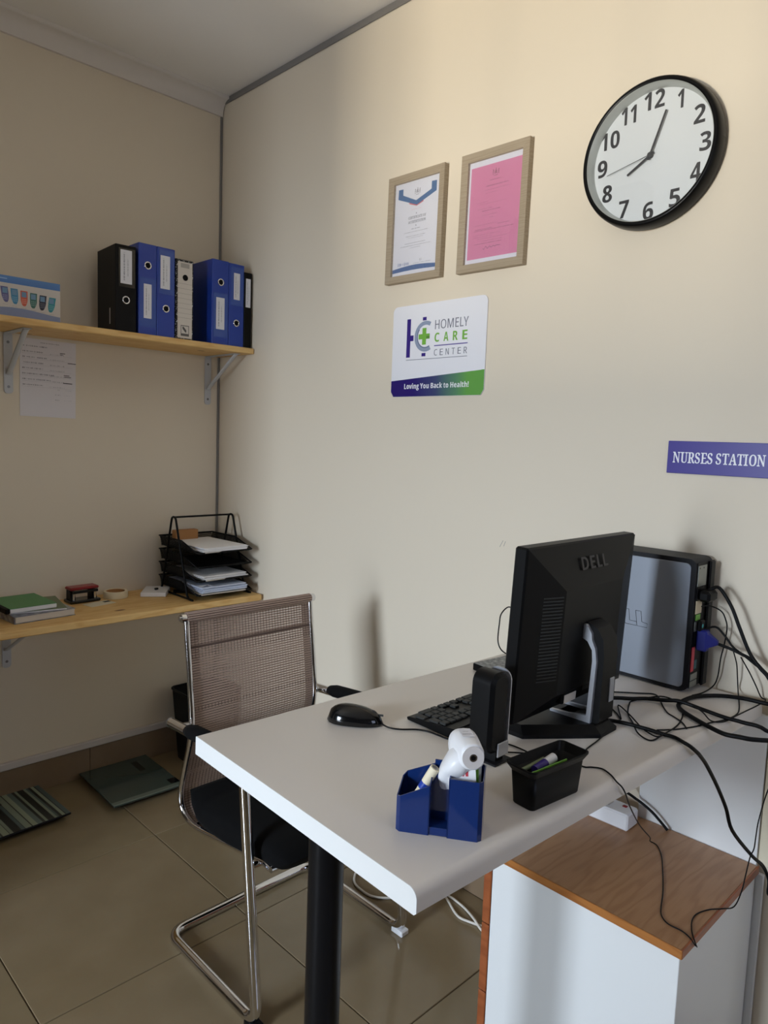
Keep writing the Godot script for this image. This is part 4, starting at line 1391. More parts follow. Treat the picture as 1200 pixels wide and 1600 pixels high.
# ---------------------------------------------------------------- on the desk
func computer() -> void:
	# monitor, its back to the camera, screen to the chair
	var t := thing("monitor", "black square computer monitor on the desk, its ventilated back towards the viewer", "monitor", V(-0.489, DT, 2.213), 0.015)
	var tilt := Transform3D(Basis(V(1, 0, 0), 0.045), V(0, 0.215, 0))  # leans back a little
	var w := 0.216
	var lo := -0.172
	var hi := 0.172
	var mb := MB.new(tilt)
	mb.box(V(-w, lo, -0.034), V(w, hi, -0.004), 0.004)
	part("casing", mb.done(), M.black_plastic, t)
	mb = MB.new(tilt)
	mb.box(V(-w + 0.016, lo + 0.02, -0.0352), V(w - 0.016, hi - 0.016, -0.0342))
	part("screen", mb.done(), M.black_gloss, t)
	# back shell: sloping margins up to a raised middle
	mb = MB.new(tilt)
	var o := [V(-w + 0.003, lo + 0.003, -0.004), V(w - 0.003, lo + 0.003, -0.004), V(w - 0.003, hi - 0.003, -0.004), V(-w + 0.003, hi - 0.003, -0.004)]
	var i := [V(-0.115, -0.125, 0.026), V(0.115, -0.125, 0.026), V(0.115, 0.085, 0.026), V(-0.115, 0.085, 0.026)]
	for k in 4:
		var j := (k + 1) % 4
		mb.quad(o[k], o[j], i[j], i[k])
	mb.quad(i[0], i[1], i[2], i[3])
	var sh := part("back_shell", mb.done(), M.black_plastic, t)
	# vent slots: fine ribs on the sloping left margin
	mb = MB.new(tilt)
	for k in 26:
		var y := -0.092 + 0.0066 * k
		var a := V(-0.168, y, 0.0085)
		var b := V(-0.122, y, 0.0238)
		mb.hexa([a + V(0, 0, -0.004), b + V(0, 0, -0.004), b + V(0, 0.0022, -0.004), a + V(0, 0.0022, -0.004), a + V(0, 0, 0.002), b + V(0, 0, 0.002), b + V(0, 0.0022, 0.002), a + V(0, 0.0022, 0.002)])
	part("vent_ribs", mb.done(), M.key_grey, sh).set_meta("kind", "stuff")
	var bar := Node3D.new()
	bar.name = "maker_mark"
	t.add_child(bar)
	bar.transform = tilt * Transform3D(Basis(V(1, 0, 0), -0.30), V(-0.046, 0.118, 0.0175))
	text("DELL", 1, 0, 0, 0.105, 0.026, 0, M.dark_chrome, bar)
	# connector recess with labels
	mb = MB.new(tilt)
	mb.box(V(-0.085, -0.152, 0.0), V(0.10, -0.112, 0.024), 0.003)
	var rec := part("connector_panel", mb.done(), M.black_matte, t)
	mb = MB.new(tilt)
	mb.box(V(-0.080, -0.150, 0.0241), V(-0.035, -0.133, 0.0246))
	part("label", mb.done(), M.paper_edge, rec)
	mb = MB.new(tilt)
	mb.box(V(-0.012, -0.138, 0.0241), V(0.050, -0.118, 0.0246))
	part("label", mb.done(), M.dark_grey, rec)
	mb = MB.new(tilt)
	mb.box(V(0.052, -0.160, 0.010), V(0.066, -0.108, 0.030), 0.003)
	part("video_plug", mb.done(), M.vga_blue, t)
	# stand: curved black column with silver side lips
	var sp := []
	for q in [P(0.068, 0.026), P(0.070, 0.16), P(0.066, 0.195), P(0.052, 0.216), P(0.030, 0.225), P(0.022, 0.222), P(0.022, 0.196), P(0.034, 0.192), P(0.046, 0.176), P(0.048, 0.15), P(0.040, 0.03), P(0.0, 0.022), P(-0.03, 0.022), P(-0.03, 0.012), P(0.05, 0.012)]:
		sp.append(q)
	mb = MB.new(SIDE)
	mb.prism(sp, -0.030, 0.026, false)
	var col := part("column", mb.done(), M.black_plastic, t)
	var lip := [P(0.052, 0.014), P(0.058, 0.15), P(0.054, 0.176), P(0.046, 0.192), P(0.044, 0.206), P(0.032, 0.222), P(0.020, 0.222), P(0.017, 0.208), P(0.022, 0.194), P(0.036, 0.188), P(0.047, 0.172), P(0.049, 0.15), P(0.043, 0.036), P(0.0, 0.029), P(-0.04, 0.027), P(-0.04, 0.020), P(0.0, 0.020)]
	for sx in [0.0262, -0.0345]:
		mb = MB.new(SIDE)
		mb.prism(lip, sx, sx + 0.008, false)
		part("silver_lip", mb.done(), M.silver, col)
	part("cable_clip", boxm(V(0.006, 0.062, 0.068), V(0.024, 0.112, 0.0712), 0.001), M.silver, col)
	# chamfered foot
	var f0 := [P(-0.160, -0.09), P(0.150, -0.09), P(0.150, -0.006), P(0.095, 0.016), P(0.042, 0.060), P(0.030, 0.079), P(-0.036, 0.079), P(-0.160, -0.022)]
	var f1 := [P(-0.148, -0.08), P(0.138, -0.08), P(0.138, -0.012), P(0.085, 0.006), P(0.034, 0.046), P(0.022, 0.060), P(-0.032, 0.060), P(-0.148, -0.036)]
	mb = MB.new()
	var r0 := []
	var r1 := []
	var r2 := []
	for k in f0.size():
		r0.append(V(f0[k].x, 0.0, f0[k].y))
		r1.append(V(f0[k].x, 0.008, f0[k].y))
		r2.append(V(f1[k].x, 0.022, f1[k].y))
	mb.loft([r0, r1, r2], true, -1)
	part("foot", mb.done(), M.black_plastic, t)
	# tower
	t = thing("computer_tower", "slim black computer tower with a grey side panel standing against the right wall", "computer", V(-0.071, DT, 2.124), 0.0)
	mb = MB.new()
	var case := rrect(-0.17, 0.003, 0.17, 0.323, 0.018)
	mb = MB.new(SIDE)
	mb.prism(case, -0.049, 0.049, false)
	part("case", mb.done(), M.dark_grey, t)
	mb = MB.new(SIDE)
	mb.prism(rrect(-0.165, 0.012, 0.158, 0.312, 0.012), 0.0492, 0.0512, false, 0.0008)
	var sd := part("side_panel", mb.done(), M.pc_panel, t)
	# stepped outline of a maker's mark pressed into the panel
	mb = MB.new(SIDE)
	for s in [[[-0.004, 0.176], [0.012, 0.176], [0.016, 0.148], [0.034, 0.148], [0.034, 0.138], [0.006, 0.138], [0.002, 0.144], [-0.004, 0.176]], [[0.030, 0.176], [0.044, 0.176], [0.048, 0.150], [0.062, 0.148], [0.062, 0.138], [0.036, 0.138], [0.030, 0.176]]]:
		var pts := []
		for p in s:
			pts.append(V(p[0], p[1], 0.0512))
		mb.tube(pts, 0.0007, 5)
	part("pressed_mark", mb.done(), M.dark_grey, sd)
	# rear: recessed metal plate and sockets
	mb = MB.new()
	mb.box(V(-0.043, 0.012, 0.1702), V(0.030, 0.314, 0.1712))
	var rear := part("rear_plate", mb.done(), M.black_plastic, t)
	var bits := [["power_plate", -0.042, 0.258, 0.006, 0.308, "steel"], ["power_socket", -0.040, 0.226, 0.000, 0.256, "black_plastic"], ["vent_label", -0.041, 0.192, -0.008, 0.224, "beige_plastic"], ["port", -0.036, 0.176, -0.012, 0.190, "sign_green"], ["port", -0.040, 0.150, -0.010, 0.174, "steel"], ["port", -0.036, 0.118, -0.004, 0.146, "black_plastic"], ["serial_port", -0.043, 0.052, -0.028, 0.112, "card_red"], ["port", -0.026, 0.056, -0.012, 0.078, "board_green"], ["expansion_slot", -0.042, 0.030, -0.004, 0.046, "steel"], ["expansion_slot", -0.042, 0.013, -0.004, 0.028, "steel"]]
	for b in bits:
		part(b[0], boxm(V(b[1], b[2], 0.1712), V(b[3], b[4], 0.1732), 0.0006), M[b[5]], rear)
	part("rear_frame", boxm(V(0.018, 0.006, 0.1702), V(0.047, 0.316, 0.178), 0.004), M.black_plastic, t)
	for x in [-0.036, -0.014]:
		mb = MB.new()
		mb.disc(V(x, 0.302, 0.1734), V(0, 0, 1), 0.0022, 8)
		part("screw", mb.done(), M.black_matte, rear)
	# keyboard
	t = thing("keyboard", "black full-size keyboard behind the monitor, number pad end in view", "keyboard", V(-0.537, DT, 2.047), 0.0)
	mb = MB.new(SIDE)
	var kp := [P(-0.062, 0.003), P(0.058, 0.001), P(0.066, 0.018), P(0.064, 0.022), P(0.040, 0.020), P(-0.060, 0.0105), P(-0.064, 0.008)]
	mb.prism(kp, -0.222, 0.222, false)
	part("body", mb.done(), M.black_plastic, t)
	var key := MB.new()
	key.box(V(-0.0078, 0, -0.0076), V(0.0078, 0.005, 0.0076), 0.0014)
	var km := key.done()
	var kw := MB.new()
	kw.box(V(-0.0078, 0, -0.0171), V(0.0078, 0.005, 0.0076), 0.0014)
	var kwm := kw.done()
	var kz := MB.new()
	kz.box(V(-0.0078, 0, -0.0076), V(0.0268, 0.005, 0.0076), 0.0014)
	var kzm := kz.done()
	# columns run from the number pad (low x) along the board; rows from the user's side to the back
	for row in 6:
		var z := -0.047 + 0.019 * row + (0.005 if row == 5 else 0.0)
		var y := 0.0105 + 0.0095 * (z + 0.06) / 0.1
		for c in 23:
			var x := -0.211 + 0.0188 * c + (0.004 if c > 3 else 0.0) + (0.004 if c > 6 else 0.0)
			if x > 0.214:
				continue
			if c > 3 and c < 7 and (row == 1 or row == 2 and false):
				if c != 5:
					continue
			if c > 3 and c < 7 and row == 2:
				continue
			if row == 5 and c < 4:
				continue
			if c == 0 and (row == 1 or row == 3):
				continue
			if row == 0 and c in [2, 9, 11, 12, 13, 14, 15]:
				continue
			var use := km
			if c == 0 and (row == 0 or row == 2):
				use = kwm
				z += 0.019
			elif row == 0 and (c == 1 or c == 8):
				use = kzm
			var k := part("key", use, M.key_grey, t)
			k.position = V(x, y, z)
			if c == 0 and (row == 0 or row == 2):
				z -= 0.019
	# mouse
	t = thing("computer_mouse", "glossy black computer mouse near the far edge of the desk", "mouse", V(-0.848, DT, 1.922), 0.62)
	var rings := []
	for i2 in 17:
		var u := i2 / 16.0
		var z := lerpf(-0.058, 0.058, u)
		var e := pow(maxf(0.0, 1.0 - pow(absf(2 * u - 1), 2.6)), 0.5)
		var ww := (0.031 - 0.004 * u) * maxf(e, 0.12)
		var hh := (0.038 - 0.012 * u * u) * maxf(pow(e, 0.8), 0.1)
		var ring := []
		for k in 24:
			var an := TAU * k / 24
			var s := sin(an)
			ring.append(V(cos(an) * ww * (1.0 if s > -0.2 else 0.94), 0.002 + maxf(0.0, s) * hh if s > 0 else 0.002 + 0.0 * s, z))
		rings.append(ring)
	mb = MB.new()
	mb.loft(rings)
	part("shell", mb.done(), M.black_gloss, t)
	mb = MB.new()
	mb.lathe([P(0, -0.0035), P(0.008, -0.0035), P(0.0095, -0.002), P(0.0095, 0.002), P(0.008, 0.0035), P(0, 0.0035)], 24)
	o = [part("scroll_wheel", mb.done(), M.key_grey, t)]
	o[0].transform = Transform3D(Basis(V(0, 0, 1), PI / 2), V(0, 0.0195, 0.036))
	part("button_seam", boxm(V(-0.0006, 0.018, 0.044), V(0.0006, 0.0222, 0.058)), M.key_grey, t)

func desk_things() -> void:
	# upright speaker seen from behind
	var t := thing("desk_speaker", "upright black desk speaker with a silver rim standing before the keyboard", "speaker", V(-0.778, DT, 2.205), 0.02)
	var lean := Transform3D(Basis(V(0, 0, 1), -0.03), Vector3.ZERO)
	var mb := MB.new(lean)
	var prof := rrect(-0.030, 0.020, 0.022, 0.169, 0.022, 6)
	mb.prism(prof, -0.022, 0.024, false, 0.007)
	part("body", mb.done(), M.black_plastic, t)
	mb = MB.new(Transform3D(lean.basis * Basis(V(0, 1, 0), PI / 2), V(0.022, 0, 0)))
	mb.prism(rrect(-0.026, 0.018, 0.024, 0.1695, 0.02, 6), 0.0, 0.0035, false, 0.001)
	part("silver_rim", mb.done(), M.silver, t)
	mb = MB.new()
	mb.prism([P(-0.004, 0.0), P(0.020, 0.0), P(0.024, 0.030), P(-0.002, 0.022)], -0.02, 0.02)
	var stem := part("stem", mb.done(), M.black_plastic, t)
	mb = MB.new()
	var arc := []
	for k in 8:
		var a := lerpf(-0.2, 1.25, k / 7.0)
		arc.append(P(-0.010 + 0.038 * sin(a), 0.052 - 0.042 * cos(a)))
	for k in 8:
		var a := lerpf(1.25, -0.2, k / 7.0)
		arc.append(P(-0.010 + 0.036 * sin(a), 0.052 - 0.040 * cos(a)))
	mb.prism(arc, 0.0245, 0.027)
	part("silver_skirt", boxm(V(-0.006, 0.014, 0.0245), V(0.0265, 0.040, 0.0275), 0.001), M.silver, t)
	part("foot", boxm(V(-0.016, 0, -0.026), V(0.036, 0.004, 0.030), 0.0015), M.dark_grey, t)
	# patterned black box behind the keyboard
	t = thing("drive_box", "flat black box with a speckled grey top beside the monitor's far edge", "box", V(-0.318, DT, 1.918), -0.12)
	part("body", boxm(V(-0.075, 0, -0.052), V(0.075, 0.018, 0.052), 0.002), M.black_plastic, t)
	part("top_sheet", boxm(V(-0.073, 0.018, -0.050), V(0.073, 0.0188, 0.050)), M.grey_pattern, t)
	# pen holder: a low cup, a slot and a tall cup, front face to the viewer
	t = thing("pen_holder", "glossy blue plastic pen holder with three compartments at the desk's near corner", "pen holder", V(-1.077, DT, 2.264), 0)
	t.basis = Basis(V(0.560, 0, 0.828), V(0, 1, 0), V(-0.828, 0, 0.560))
	var wall := func(m: MB, a: Vector2, b: Vector2, h0: float, h1: float, th: float) -> void:
		var n := (b - a).orthogonal().normalized() * th
		m.hexa([V(a.x, 0, a.y), V(b.x, 0, b.y), V(b.x + n.x, 0, b.y + n.y), V(a.x + n.x, 0, a.y + n.y), V(a.x, h0, a.y), V(b.x, h1, b.y), V(b.x + n.x, h1, b.y + n.y), V(a.x + n.x, h0, a.y + n.y)])
	var th := 0.0018
	var cup := func(called: String, pts: Array, hs: Array) -> void:
		var m := MB.new()
		for k in pts.size():
			var j := (k + 1) % pts.size()
			wall.call(m, pts[k], pts[j], hs[k], hs[j], th)
		part(called, m.done(), M.holder_blue, t)
	# plan: x along the front face, y = depth (negative is away from the viewer)
	cup.call("low_cup", [P(0.006, 0), P(0.050, 0), P(0.050, -0.062), P(0.006, -0.062), P(0.0, -0.056), P(0.0, -0.006)], [0.055, 0.076, 0.084, 0.066, 0.060, 0.053])
	cup.call("tall_cup", [P(0.077, 0), P(0.121, 0), P(0.127, -0.006), P(0.127, -0.056), P(0.121, -0.062), P(0.077, -0.062)], [0.090, 0.090, 0.090, 0.092, 0.092, 0.092])
	mb = MB.new()
	mb.box(V(0.049, 0.0, -0.062), V(0.078, 0.012, -0.002), 0.001)
	mb.box(V(0.049, 0.0, -0.030), V(0.078, 0.086, -0.028))
	mb.box(V(0.049, 0.0, -0.062), V(0.078, 0.090, -0.060))
	part("slot", mb.done(), M.holder_blue, t)
	part("base", boxm(V(0.003, 0.0003, -0.060), V(0.124, 0.003, -0.001), 0.001), M.holder_blue, t)
	# marker in the low cup
	var at := func(x: float, y: float, z: float) -> Vector3: return t.transform * V(x, y, z)
	var p0: Vector3 = at.call(0.010, 0.010, -0.030)
	var p1: Vector3 = at.call(0.0525, 0.0905, -0.030)
	var mk := thing("marker_pen", "white marker pen with a blue print leaning in the low cup of the pen holder", "pen", p0)
	mb = MB.new(Transform3D(Basis(), -p0))
	mb.tube([p0, p1], 0.0076, 20)
	var bd := part("barrel", mb.done(), M.tape, mk)
	mb = MB.new(Transform3D(Basis(), -p0))
	mb.tube([p0.lerp(p1, 0.58), p0.lerp(p1, 0.70)], 0.0078, 20, false)
	part("blue_print", mb.done(), M.binder_blue, bd)
	mb = MB.new(Transform3D(Basis(), -p0))
	mb.tube([p1, p1 + (p1 - p0).normalized() * 0.0006], 0.0052, 16)
	part("end_plug", mb.done(), M.brushed, bd)
	# cards in the tall cup
	for k in 3:
		var c := thing("card", ["white card with a red stripe standing at the front of the tall cup", "green-edged card standing in the tall cup behind the red-striped one", "plain white card standing at the back of the tall cup cards"][k], "card", at.call(0.102, 0.004, -0.012 - 0.007 * k), 0, "cards in the pen holder")
		c.basis = t.basis * Basis(V(0, 0, 1), 0.10 - 0.04 * k) * Basis(V(1, 0, 0), -0.05)
		part("sheet", boxm(V(-0.020, 0, -0.0006), V(0.021, 0.103 - 0.001 * k, 0.0006)), [M.paper, M.sign_green, M.paper][k], c)
		if k == 0:
			part("stripe", boxm(V(-0.018, 0.0985, 0.0006), V(0.019, 0.1005, 0.0009)), M.card_red, c)
			mb = MB.new()
			for q in 4:
				mb.box(V(-0.012 + 0.006 * q, 0.086, 0.0006), V(-0.008 + 0.006 * q, 0.0935, 0.0009))
			part("print", mb.done(), M.card_red, c)
	# infrared thermometer, nose to the viewer, handle in the slot of the holder
	var th2 := thing("infrared_thermometer", "white infrared thermometer gun standing nose out in the pen holder", "thermometer")
	th2.transform = t.transform * Transform3D(Basis(), V(0.064, 0.0125, -0.044))
	var L0 := V(-0.064, -0.0125, 0.044)
	var sec := func(c: Vector3, ux: Vector3, uy: Vector3, a: float, b: float, e: float) -> Array:
		var ring := []
		for j in 28:
			var an := TAU * j / 28
			ring.append(L0 + c + ux * a * signf(cos(an)) * pow(absf(cos(an)), e) + uy * b * signf(sin(an)) * pow(absf(sin(an)), e))
		return ring
	var n0 := V(0.1095, 0.1300, -0.002)
	var n1 := V(0.0865, 0.1205, -0.068)
	var ax := (n0 - n1).normalized()
	var ux := V(0, 1, 0).cross(ax).normalized()
	var uy := ax.cross(ux)
	mb = MB.new()
	var hd := []
	for q in [[0.0, 0.014, 0.012], [0.03, 0.0200, 0.019], [0.12, 0.0225, 0.0225], [0.35, 0.0220, 0.0230], [0.7, 0.0195, 0.0210], [0.94, 0.0178, 0.0190], [1.0, 0.0166, 0.0178]]:
		hd.append(sec.call(n1.lerp(n0, q[0]) + V(0, -0.004 * q[0], 0), ux, uy, q[1], q[2], 0.8))
	mb.loft(hd)
	hd = []
	for q in [[0.061, 0.004, -0.045, 0.010, 0.011], [0.0630, 0.045, -0.045, 0.0130, 0.0135], [0.0725, 0.072, -0.043, 0.0190, 0.018], [0.081, 0.092, -0.038, 0.0220, 0.028], [0.090, 0.112, -0.033, 0.0215, 0.034], [0.092, 0.126, -0.036, 0.014, 0.024]]:
		hd.append(sec.call(V(q[0], q[1], q[2]), V(1, 0, 0), V(0, 0, -1), q[3], q[4], 0.75))
	mb.loft(hd)
	part("housing", mb.done(), M.white_plastic, th2)
	var nc := L0 + n0 + V(0, -0.004, 0)
	mb = MB.new()
	mb.tube([nc - ax * 0.004, nc + ax * 0.0022], 0.0160, 32)
	var nose := part("nose_ring", mb.done(), M.trim_white, th2)
	mb = MB.new()
	mb.disc(nc + ax * 0.0026, ax, 0.0056, 20)
	part("lens_collar", mb.done(), M.chrome, nose)
	mb = MB.new()
	mb.disc(nc + ax * 0.0030, ax, 0.0036, 16)
	part("lens", mb.done(), M.black_gloss, nose)
	var tl := L0 + n1.lerp(n0, 0.22) + uy * 0.0232
	var tr := L0 + n1.lerp(n0, 0.66) + uy * 0.0216 + V(0, -0.0022, 0)
	mb = MB.new()
	mb.quad_uv(tl - ux * 0.009, tl + ux * 0.009, tr + ux * 0.009, tr - ux * 0.009)
	part("label", mb.done(), M.label_print, th2)
	# black plastic tub with stationery
	t = thing("plastic_tub", "small rectangular black plastic tub with a flared rim near the desk's front edge", "tub", V(-0.812, DT, 2.353), -0.105)
	var rr := func(hx: float, hz: float, y: float, r: float) -> Array:
		var q := []
		for p in rrect(-hx, -hz, hx, hz, r):
			q.append(V(p.x, y, -p.y))
		return q
	mb = MB.new()
	mb.loft([rr.call(0.060, 0.021, 0.0, 0.008), rr.call(0.061, 0.022, 0.002, 0.008), rr.call(0.0655, 0.0255, 0.056, 0.009), rr.call(0.0635, 0.0235, 0.056, 0.008), rr.call(0.059, 0.020, 0.004, 0.007)], true, 1)
	part("body", mb.done(), M.black_plastic, t)
	mb = MB.new()
	mb.loft([rr.call(0.0645, 0.0245, 0.054, 0.009), rr.call(0.0735, 0.031, 0.067, 0.010), rr.call(0.0735, 0.031, 0.0695, 0.010), rr.call(0.071, 0.029, 0.0695, 0.009), rr.call(0.0635, 0.0235, 0.056, 0.008)], false, -1)
	part("flared_rim", mb.done(), M.black_plastic, t)
	var tb := t.transform
	var items := [["glue_stick", "purple and white glue stick lying in the black plastic tub", "glue stick", V(-0.025, 0.049, -0.006), V(0.028, 0.056, -0.010), 0.0075], ["pencil", "yellow-green pencil lying in the black plastic tub beside the glue stick", "pencil", V(-0.050, 0.050, -0.016), V(0.012, 0.054, -0.018), 0.0036]]
	for it in items:
		var a: Vector3 = tb * Vector3(it[3])
		var b: Vector3 = tb * Vector3(it[4])
		var g := thing(it[0], it[1], it[2], a)
		mb = MB.new(Transform3D(Basis(), -a))
		mb.tube([a, a.lerp(b, 0.55)], it[5], 16)
		part("barrel", mb.done(), M.purple if it[0] == "glue_stick" else M.olive_cover, g)
		mb = MB.new(Transform3D(Basis(), -a))
		mb.tube([a.lerp(b, 0.55), b], float(it[5]) * 1.02, 16)
		part("cap", mb.done(), M.white_plastic if it[0] == "glue_stick" else M.olive_cover, g)
	for k in 2:
		var c := thing("ruler", ["cream ruler leaning at the front of the black plastic tub", "green ruler behind the cream one in the black plastic tub"][k], "ruler", tb * V(-0.004, 0.004, 0.012 - 0.006 * k))
		c.basis = tb.basis
		part("strip", boxm(V(-0.045, 0.038, -0.0012), V(0.046, 0.052, 0.0012), 0.0003), [M.cream, M.sign_green][k], c)
	# power strip on the pedestal
	t = thing("power_strip", "white power strip with a red switch lying on the pedestal under the desk", "power strip", V(-0.094, 0.4995, 2.05), 0.02)
	part("body", boxm(V(-0.030, 0, -0.16), V(0.031, 0.044, 0.122), 0.004), M.white_plastic, t)
	part("switch", boxm(V(0.006, 0.0438, 0.088), V(0.016, 0.0462, 0.100), 0.001), M.red, t)
	part("socket", boxm(V(-0.014, 0.0438, 0.030), V(0.014, 0.0446, 0.062), 0.0002), M.trim_white, t)
	t = thing("power_plug", "black power plug in the white power strip", "plug", V(-0.088, 0.544, 2.075), 0.02)
	part("plug_body", boxm(V(-0.022, 0, -0.03), V(0.022, 0.034, 0.024), 0.006), M.black_plastic, t)

func cord(called: String, label: String, r: float, pts: Array, m: Material = null, group := "", plug := 0.0) -> MeshInstance3D:
	var q := []
	for p in pts:
		q.append(V(minf(p.x, -r - 0.002), p.y, p.z))
	var mb := MB.new()
	mb.tube(smooth(q, 5), r, 8)
	return single(called, mb.done(), m if m else M.cable, label, "cable", group)

func cables() -> void:
	cord("power_cable", "thick black power cable arching from the top rear socket of the computer tower", 0.0042, [V(-0.088, 1.140, 2.300), V(-0.075, 1.150, 2.312), V(-0.060, 1.155, 2.327), V(-0.060, 1.117, 2.357), V(-0.060, 1.071, 2.379), V(-0.060, 1.018, 2.405), V(-0.060, 0.988, 2.429), V(-0.060, 0.95, 2.462), V(-0.06, 0.80, 2.53), V(-0.06, 0.40, 2.56), V(-0.06, 0.008, 2.60)])
	var b := single("power_connector", boxm(V(-0.112, 1.124, 2.298), V(-0.060, 1.150, 2.326), 0.006), M.black_plastic, "black mains connector plugged into the top of the tower's rear", "plug")
	cord("video_cable", "black video cable leaving the blue plug of the computer tower", 0.0036, [V(-0.075, 1.027, 2.325), V(-0.060, 1.020, 2.338), V(-0.060, 1.016, 2.361), V(-0.060, 1.010, 2.384), V(-0.055, 1.000, 2.411), V(-0.05, 0.984, 2.430), V(-0.045, 0.94, 2.468), V(-0.04, 0.80, 2.53), V(-0.03, 0.40, 2.56), V(-0.03, 0.008, 2.58)])
	var pl := thing("video_plug", "blue video plug on the rear of the computer tower", "plug", V(-0.088, 1.030, 2.302))
	part("plug_body", boxm(V(-0.012, -0.026, -0.004), V(0.010, 0.024, 0.020), 0.003), M.vga_blue, pl)
	var mb := MB.new()
	mb.loft([[V(-0.010, -0.018, 0.019), V(0.008, -0.018, 0.019), V(0.008, 0.018, 0.019), V(-0.010, 0.018, 0.019)], [V(0.014, -0.010, 0.036), V(0.022, -0.010, 0.036), V(0.022, 0.0, 0.036), V(0.014, 0.0, 0.036)]], true, -1)
	part("boot", mb.done(), M.vga_blue, pl)
	cord("peripheral_cable", "black cable leaving the teal plug in the middle of the tower's rear", 0.0027, [V(-0.085, 1.052, 2.305), V(-0.060, 1.060, 2.325), V(-0.060, 1.045, 2.347), V(-0.060, 1.021, 2.369), V(-0.055, 1.006, 2.392), V(-0.052, 0.985, 2.425)])
	pl = thing("round_plug", "small teal-centred plug above the blue video plug", "plug", V(-0.090, 1.064, 2.298))
	part("plug_body", boxm(V(-0.012, -0.014, 0), V(0.012, 0.014, 0.010), 0.003), M.black_plastic, pl)
	mb = MB.new()
	mb.disc(V(-0.003, 0.0, 0.0105), V(0, 0, 1), 0.005, 14)
	part("teal_core", mb.done(), M.teal_plug, pl)
	cord("thick_cable", "thick black cable coiled in a wide loop on the desk's wall end", 0.0050, [V(-0.035, 0.9065, 2.50), V(-0.055, 0.9065, 2.456), V(-0.063, 0.9065, 2.400), V(-0.092, 0.9065, 2.355), V(-0.141, 0.9065, 2.324), V(-0.187, 0.9065, 2.317), V(-0.225, 0.9065, 2.320), V(-0.256, 0.9065, 2.340), V(-0.286, 0.9065, 2.384), V(-0.306, 0.9065, 2.422), V(-0.318, 0.9065, 2.455), V(-0.314, 0.908, 2.482), V(-0.304, 0.908, 2.506), V(-0.26, 0.905, 2.54), V(-0.16, 0.895, 2.58), V(-0.06, 0.90, 2.545), V(-0.035, 0.9065, 2.50)])
	cord("monitor_cable", "thick black cable running from behind the monitor foot across the desk", 0.0046, [V(-0.345, 0.915, 2.200), V(-0.310, 0.912, 2.218), V(-0.277, 0.907, 2.233), V(-0.250, 0.907, 2.254), V(-0.234, 0.910, 2.291), V(-0.226, 0.914, 2.314), V(-0.224, 0.914, 2.333), V(-0.220, 0.909, 2.372), V(-0.221, 0.906, 2.419), V(-0.220, 0.906, 2.455), V(-0.212, 0.900, 2.50), V(-0.18, 0.84, 2.54), V(-0.14, 0.42, 2.58), V(-0.12, 0.008, 2.60)])
	var ck := single("cable_plug", boxm(V(-0.358, 0.902, 2.184), V(-0.322, 0.922, 2.208), 0.006), M.black_plastic, "black cable plug lying behind the monitor stand", "plug")
	cord("drop_cable", "black cable falling over the desk's front edge past the white end panel", 0.0040, [V(-0.470, 0.915, 2.262), V(-0.434, 0.905, 2.262), V(-0.422, 0.905, 2.290), V(-0.416, 0.905, 2.334), V(-0.414, 0.905, 2.373), V(-0.413, 0.905, 2.394), V(-0.420, 0.904, 2.414), V(-0.418, 0.899, 2.428), V(-0.399, 0.884, 2.434), V(-0.382, 0.872, 2.434), V(-0.345, 0.842, 2.434), V(-0.285, 0.781, 2.436), V(-0.235, 0.715, 2.442), V(-0.214, 0.660, 2.452), V(-0.123, 0.574, 2.468), V(-0.063, 0.528, 2.476), V(-0.045, 0.49, 2.486), V(-0.04, 0.455, 2.486), V(-0.025, 0.456, 2.490), V(-0.012, 0.478, 2.502), V(-0.010, 0.56, 2.53)])
	cord("thin_cable", "thin black cable wandering from the monitor stand towards the tower's foot", 0.0016, [V(-0.275, 0.9022, 2.168), V(-0.255, 0.9022, 2.178), V(-0.215, 0.9022, 2.220), V(-0.192, 0.9022, 2.245), V(-0.205, 0.9022, 2.265), V(-0.252, 0.9022, 2.296), V(-0.284, 0.9022, 2.321), V(-0.295, 0.9022, 2.338), V(-0.313, 0.9022, 2.365), V(-0.340, 0.9022, 2.387)])
	cord("looped_cable", "thin black cable lying in a round loop on the desk before the tower", 0.0016, [V(-0.193, 0.9022, 2.300), V(-0.194, 0.9022, 2.263), V(-0.271, 0.9022, 2.237), V(-0.302, 0.9022, 2.241), V(-0.359, 0.9022, 2.267), V(-0.405, 0.9045, 2.301), V(-0.445, 0.9045, 2.330), V(-0.458, 0.9022, 2.352), V(-0.455, 0.9022, 2.368), V(-0.420, 0.9062, 2.373), V(-0.348, 0.9022, 2.368), V(-0.298, 0.9022, 2.358), V(-0.262, 0.9022, 2.345), V(-0.242, 0.904, 2.334)])
	cord("short_cable", "thin black cable zigzagging close behind the monitor foot", 0.0015, [V(-0.356, 0.902, 2.225), V(-0.378, 0.902, 2.251), V(-0.402, 0.903, 2.273), V(-0.335, 0.905, 2.231), V(-0.371, 0.9055, 2.277), V(-0.418, 0.904, 2.329), V(-0.436, 0.904, 2.365), V(-0.421, 0.905, 2.373)])
	cord("signal_cable", "thin grey-black cable bowing out from the upper rear of the tower down to the desk", 0.0016, [V(-0.083, 1.108, 2.298), V(-0.050, 1.106, 2.306), V(-0.030, 1.094, 2.325), V(-0.028, 1.075, 2.336), V(-0.026, 1.053, 2.340), V(-0.024, 1.011, 2.336), V(-0.022, 0.977, 2.330), V(-0.020, 0.931, 2.326), V(-0.018, 0.904, 2.317), V(-0.083, 0.9022, 2.319), V(-0.126, 0.9022, 2.310)])
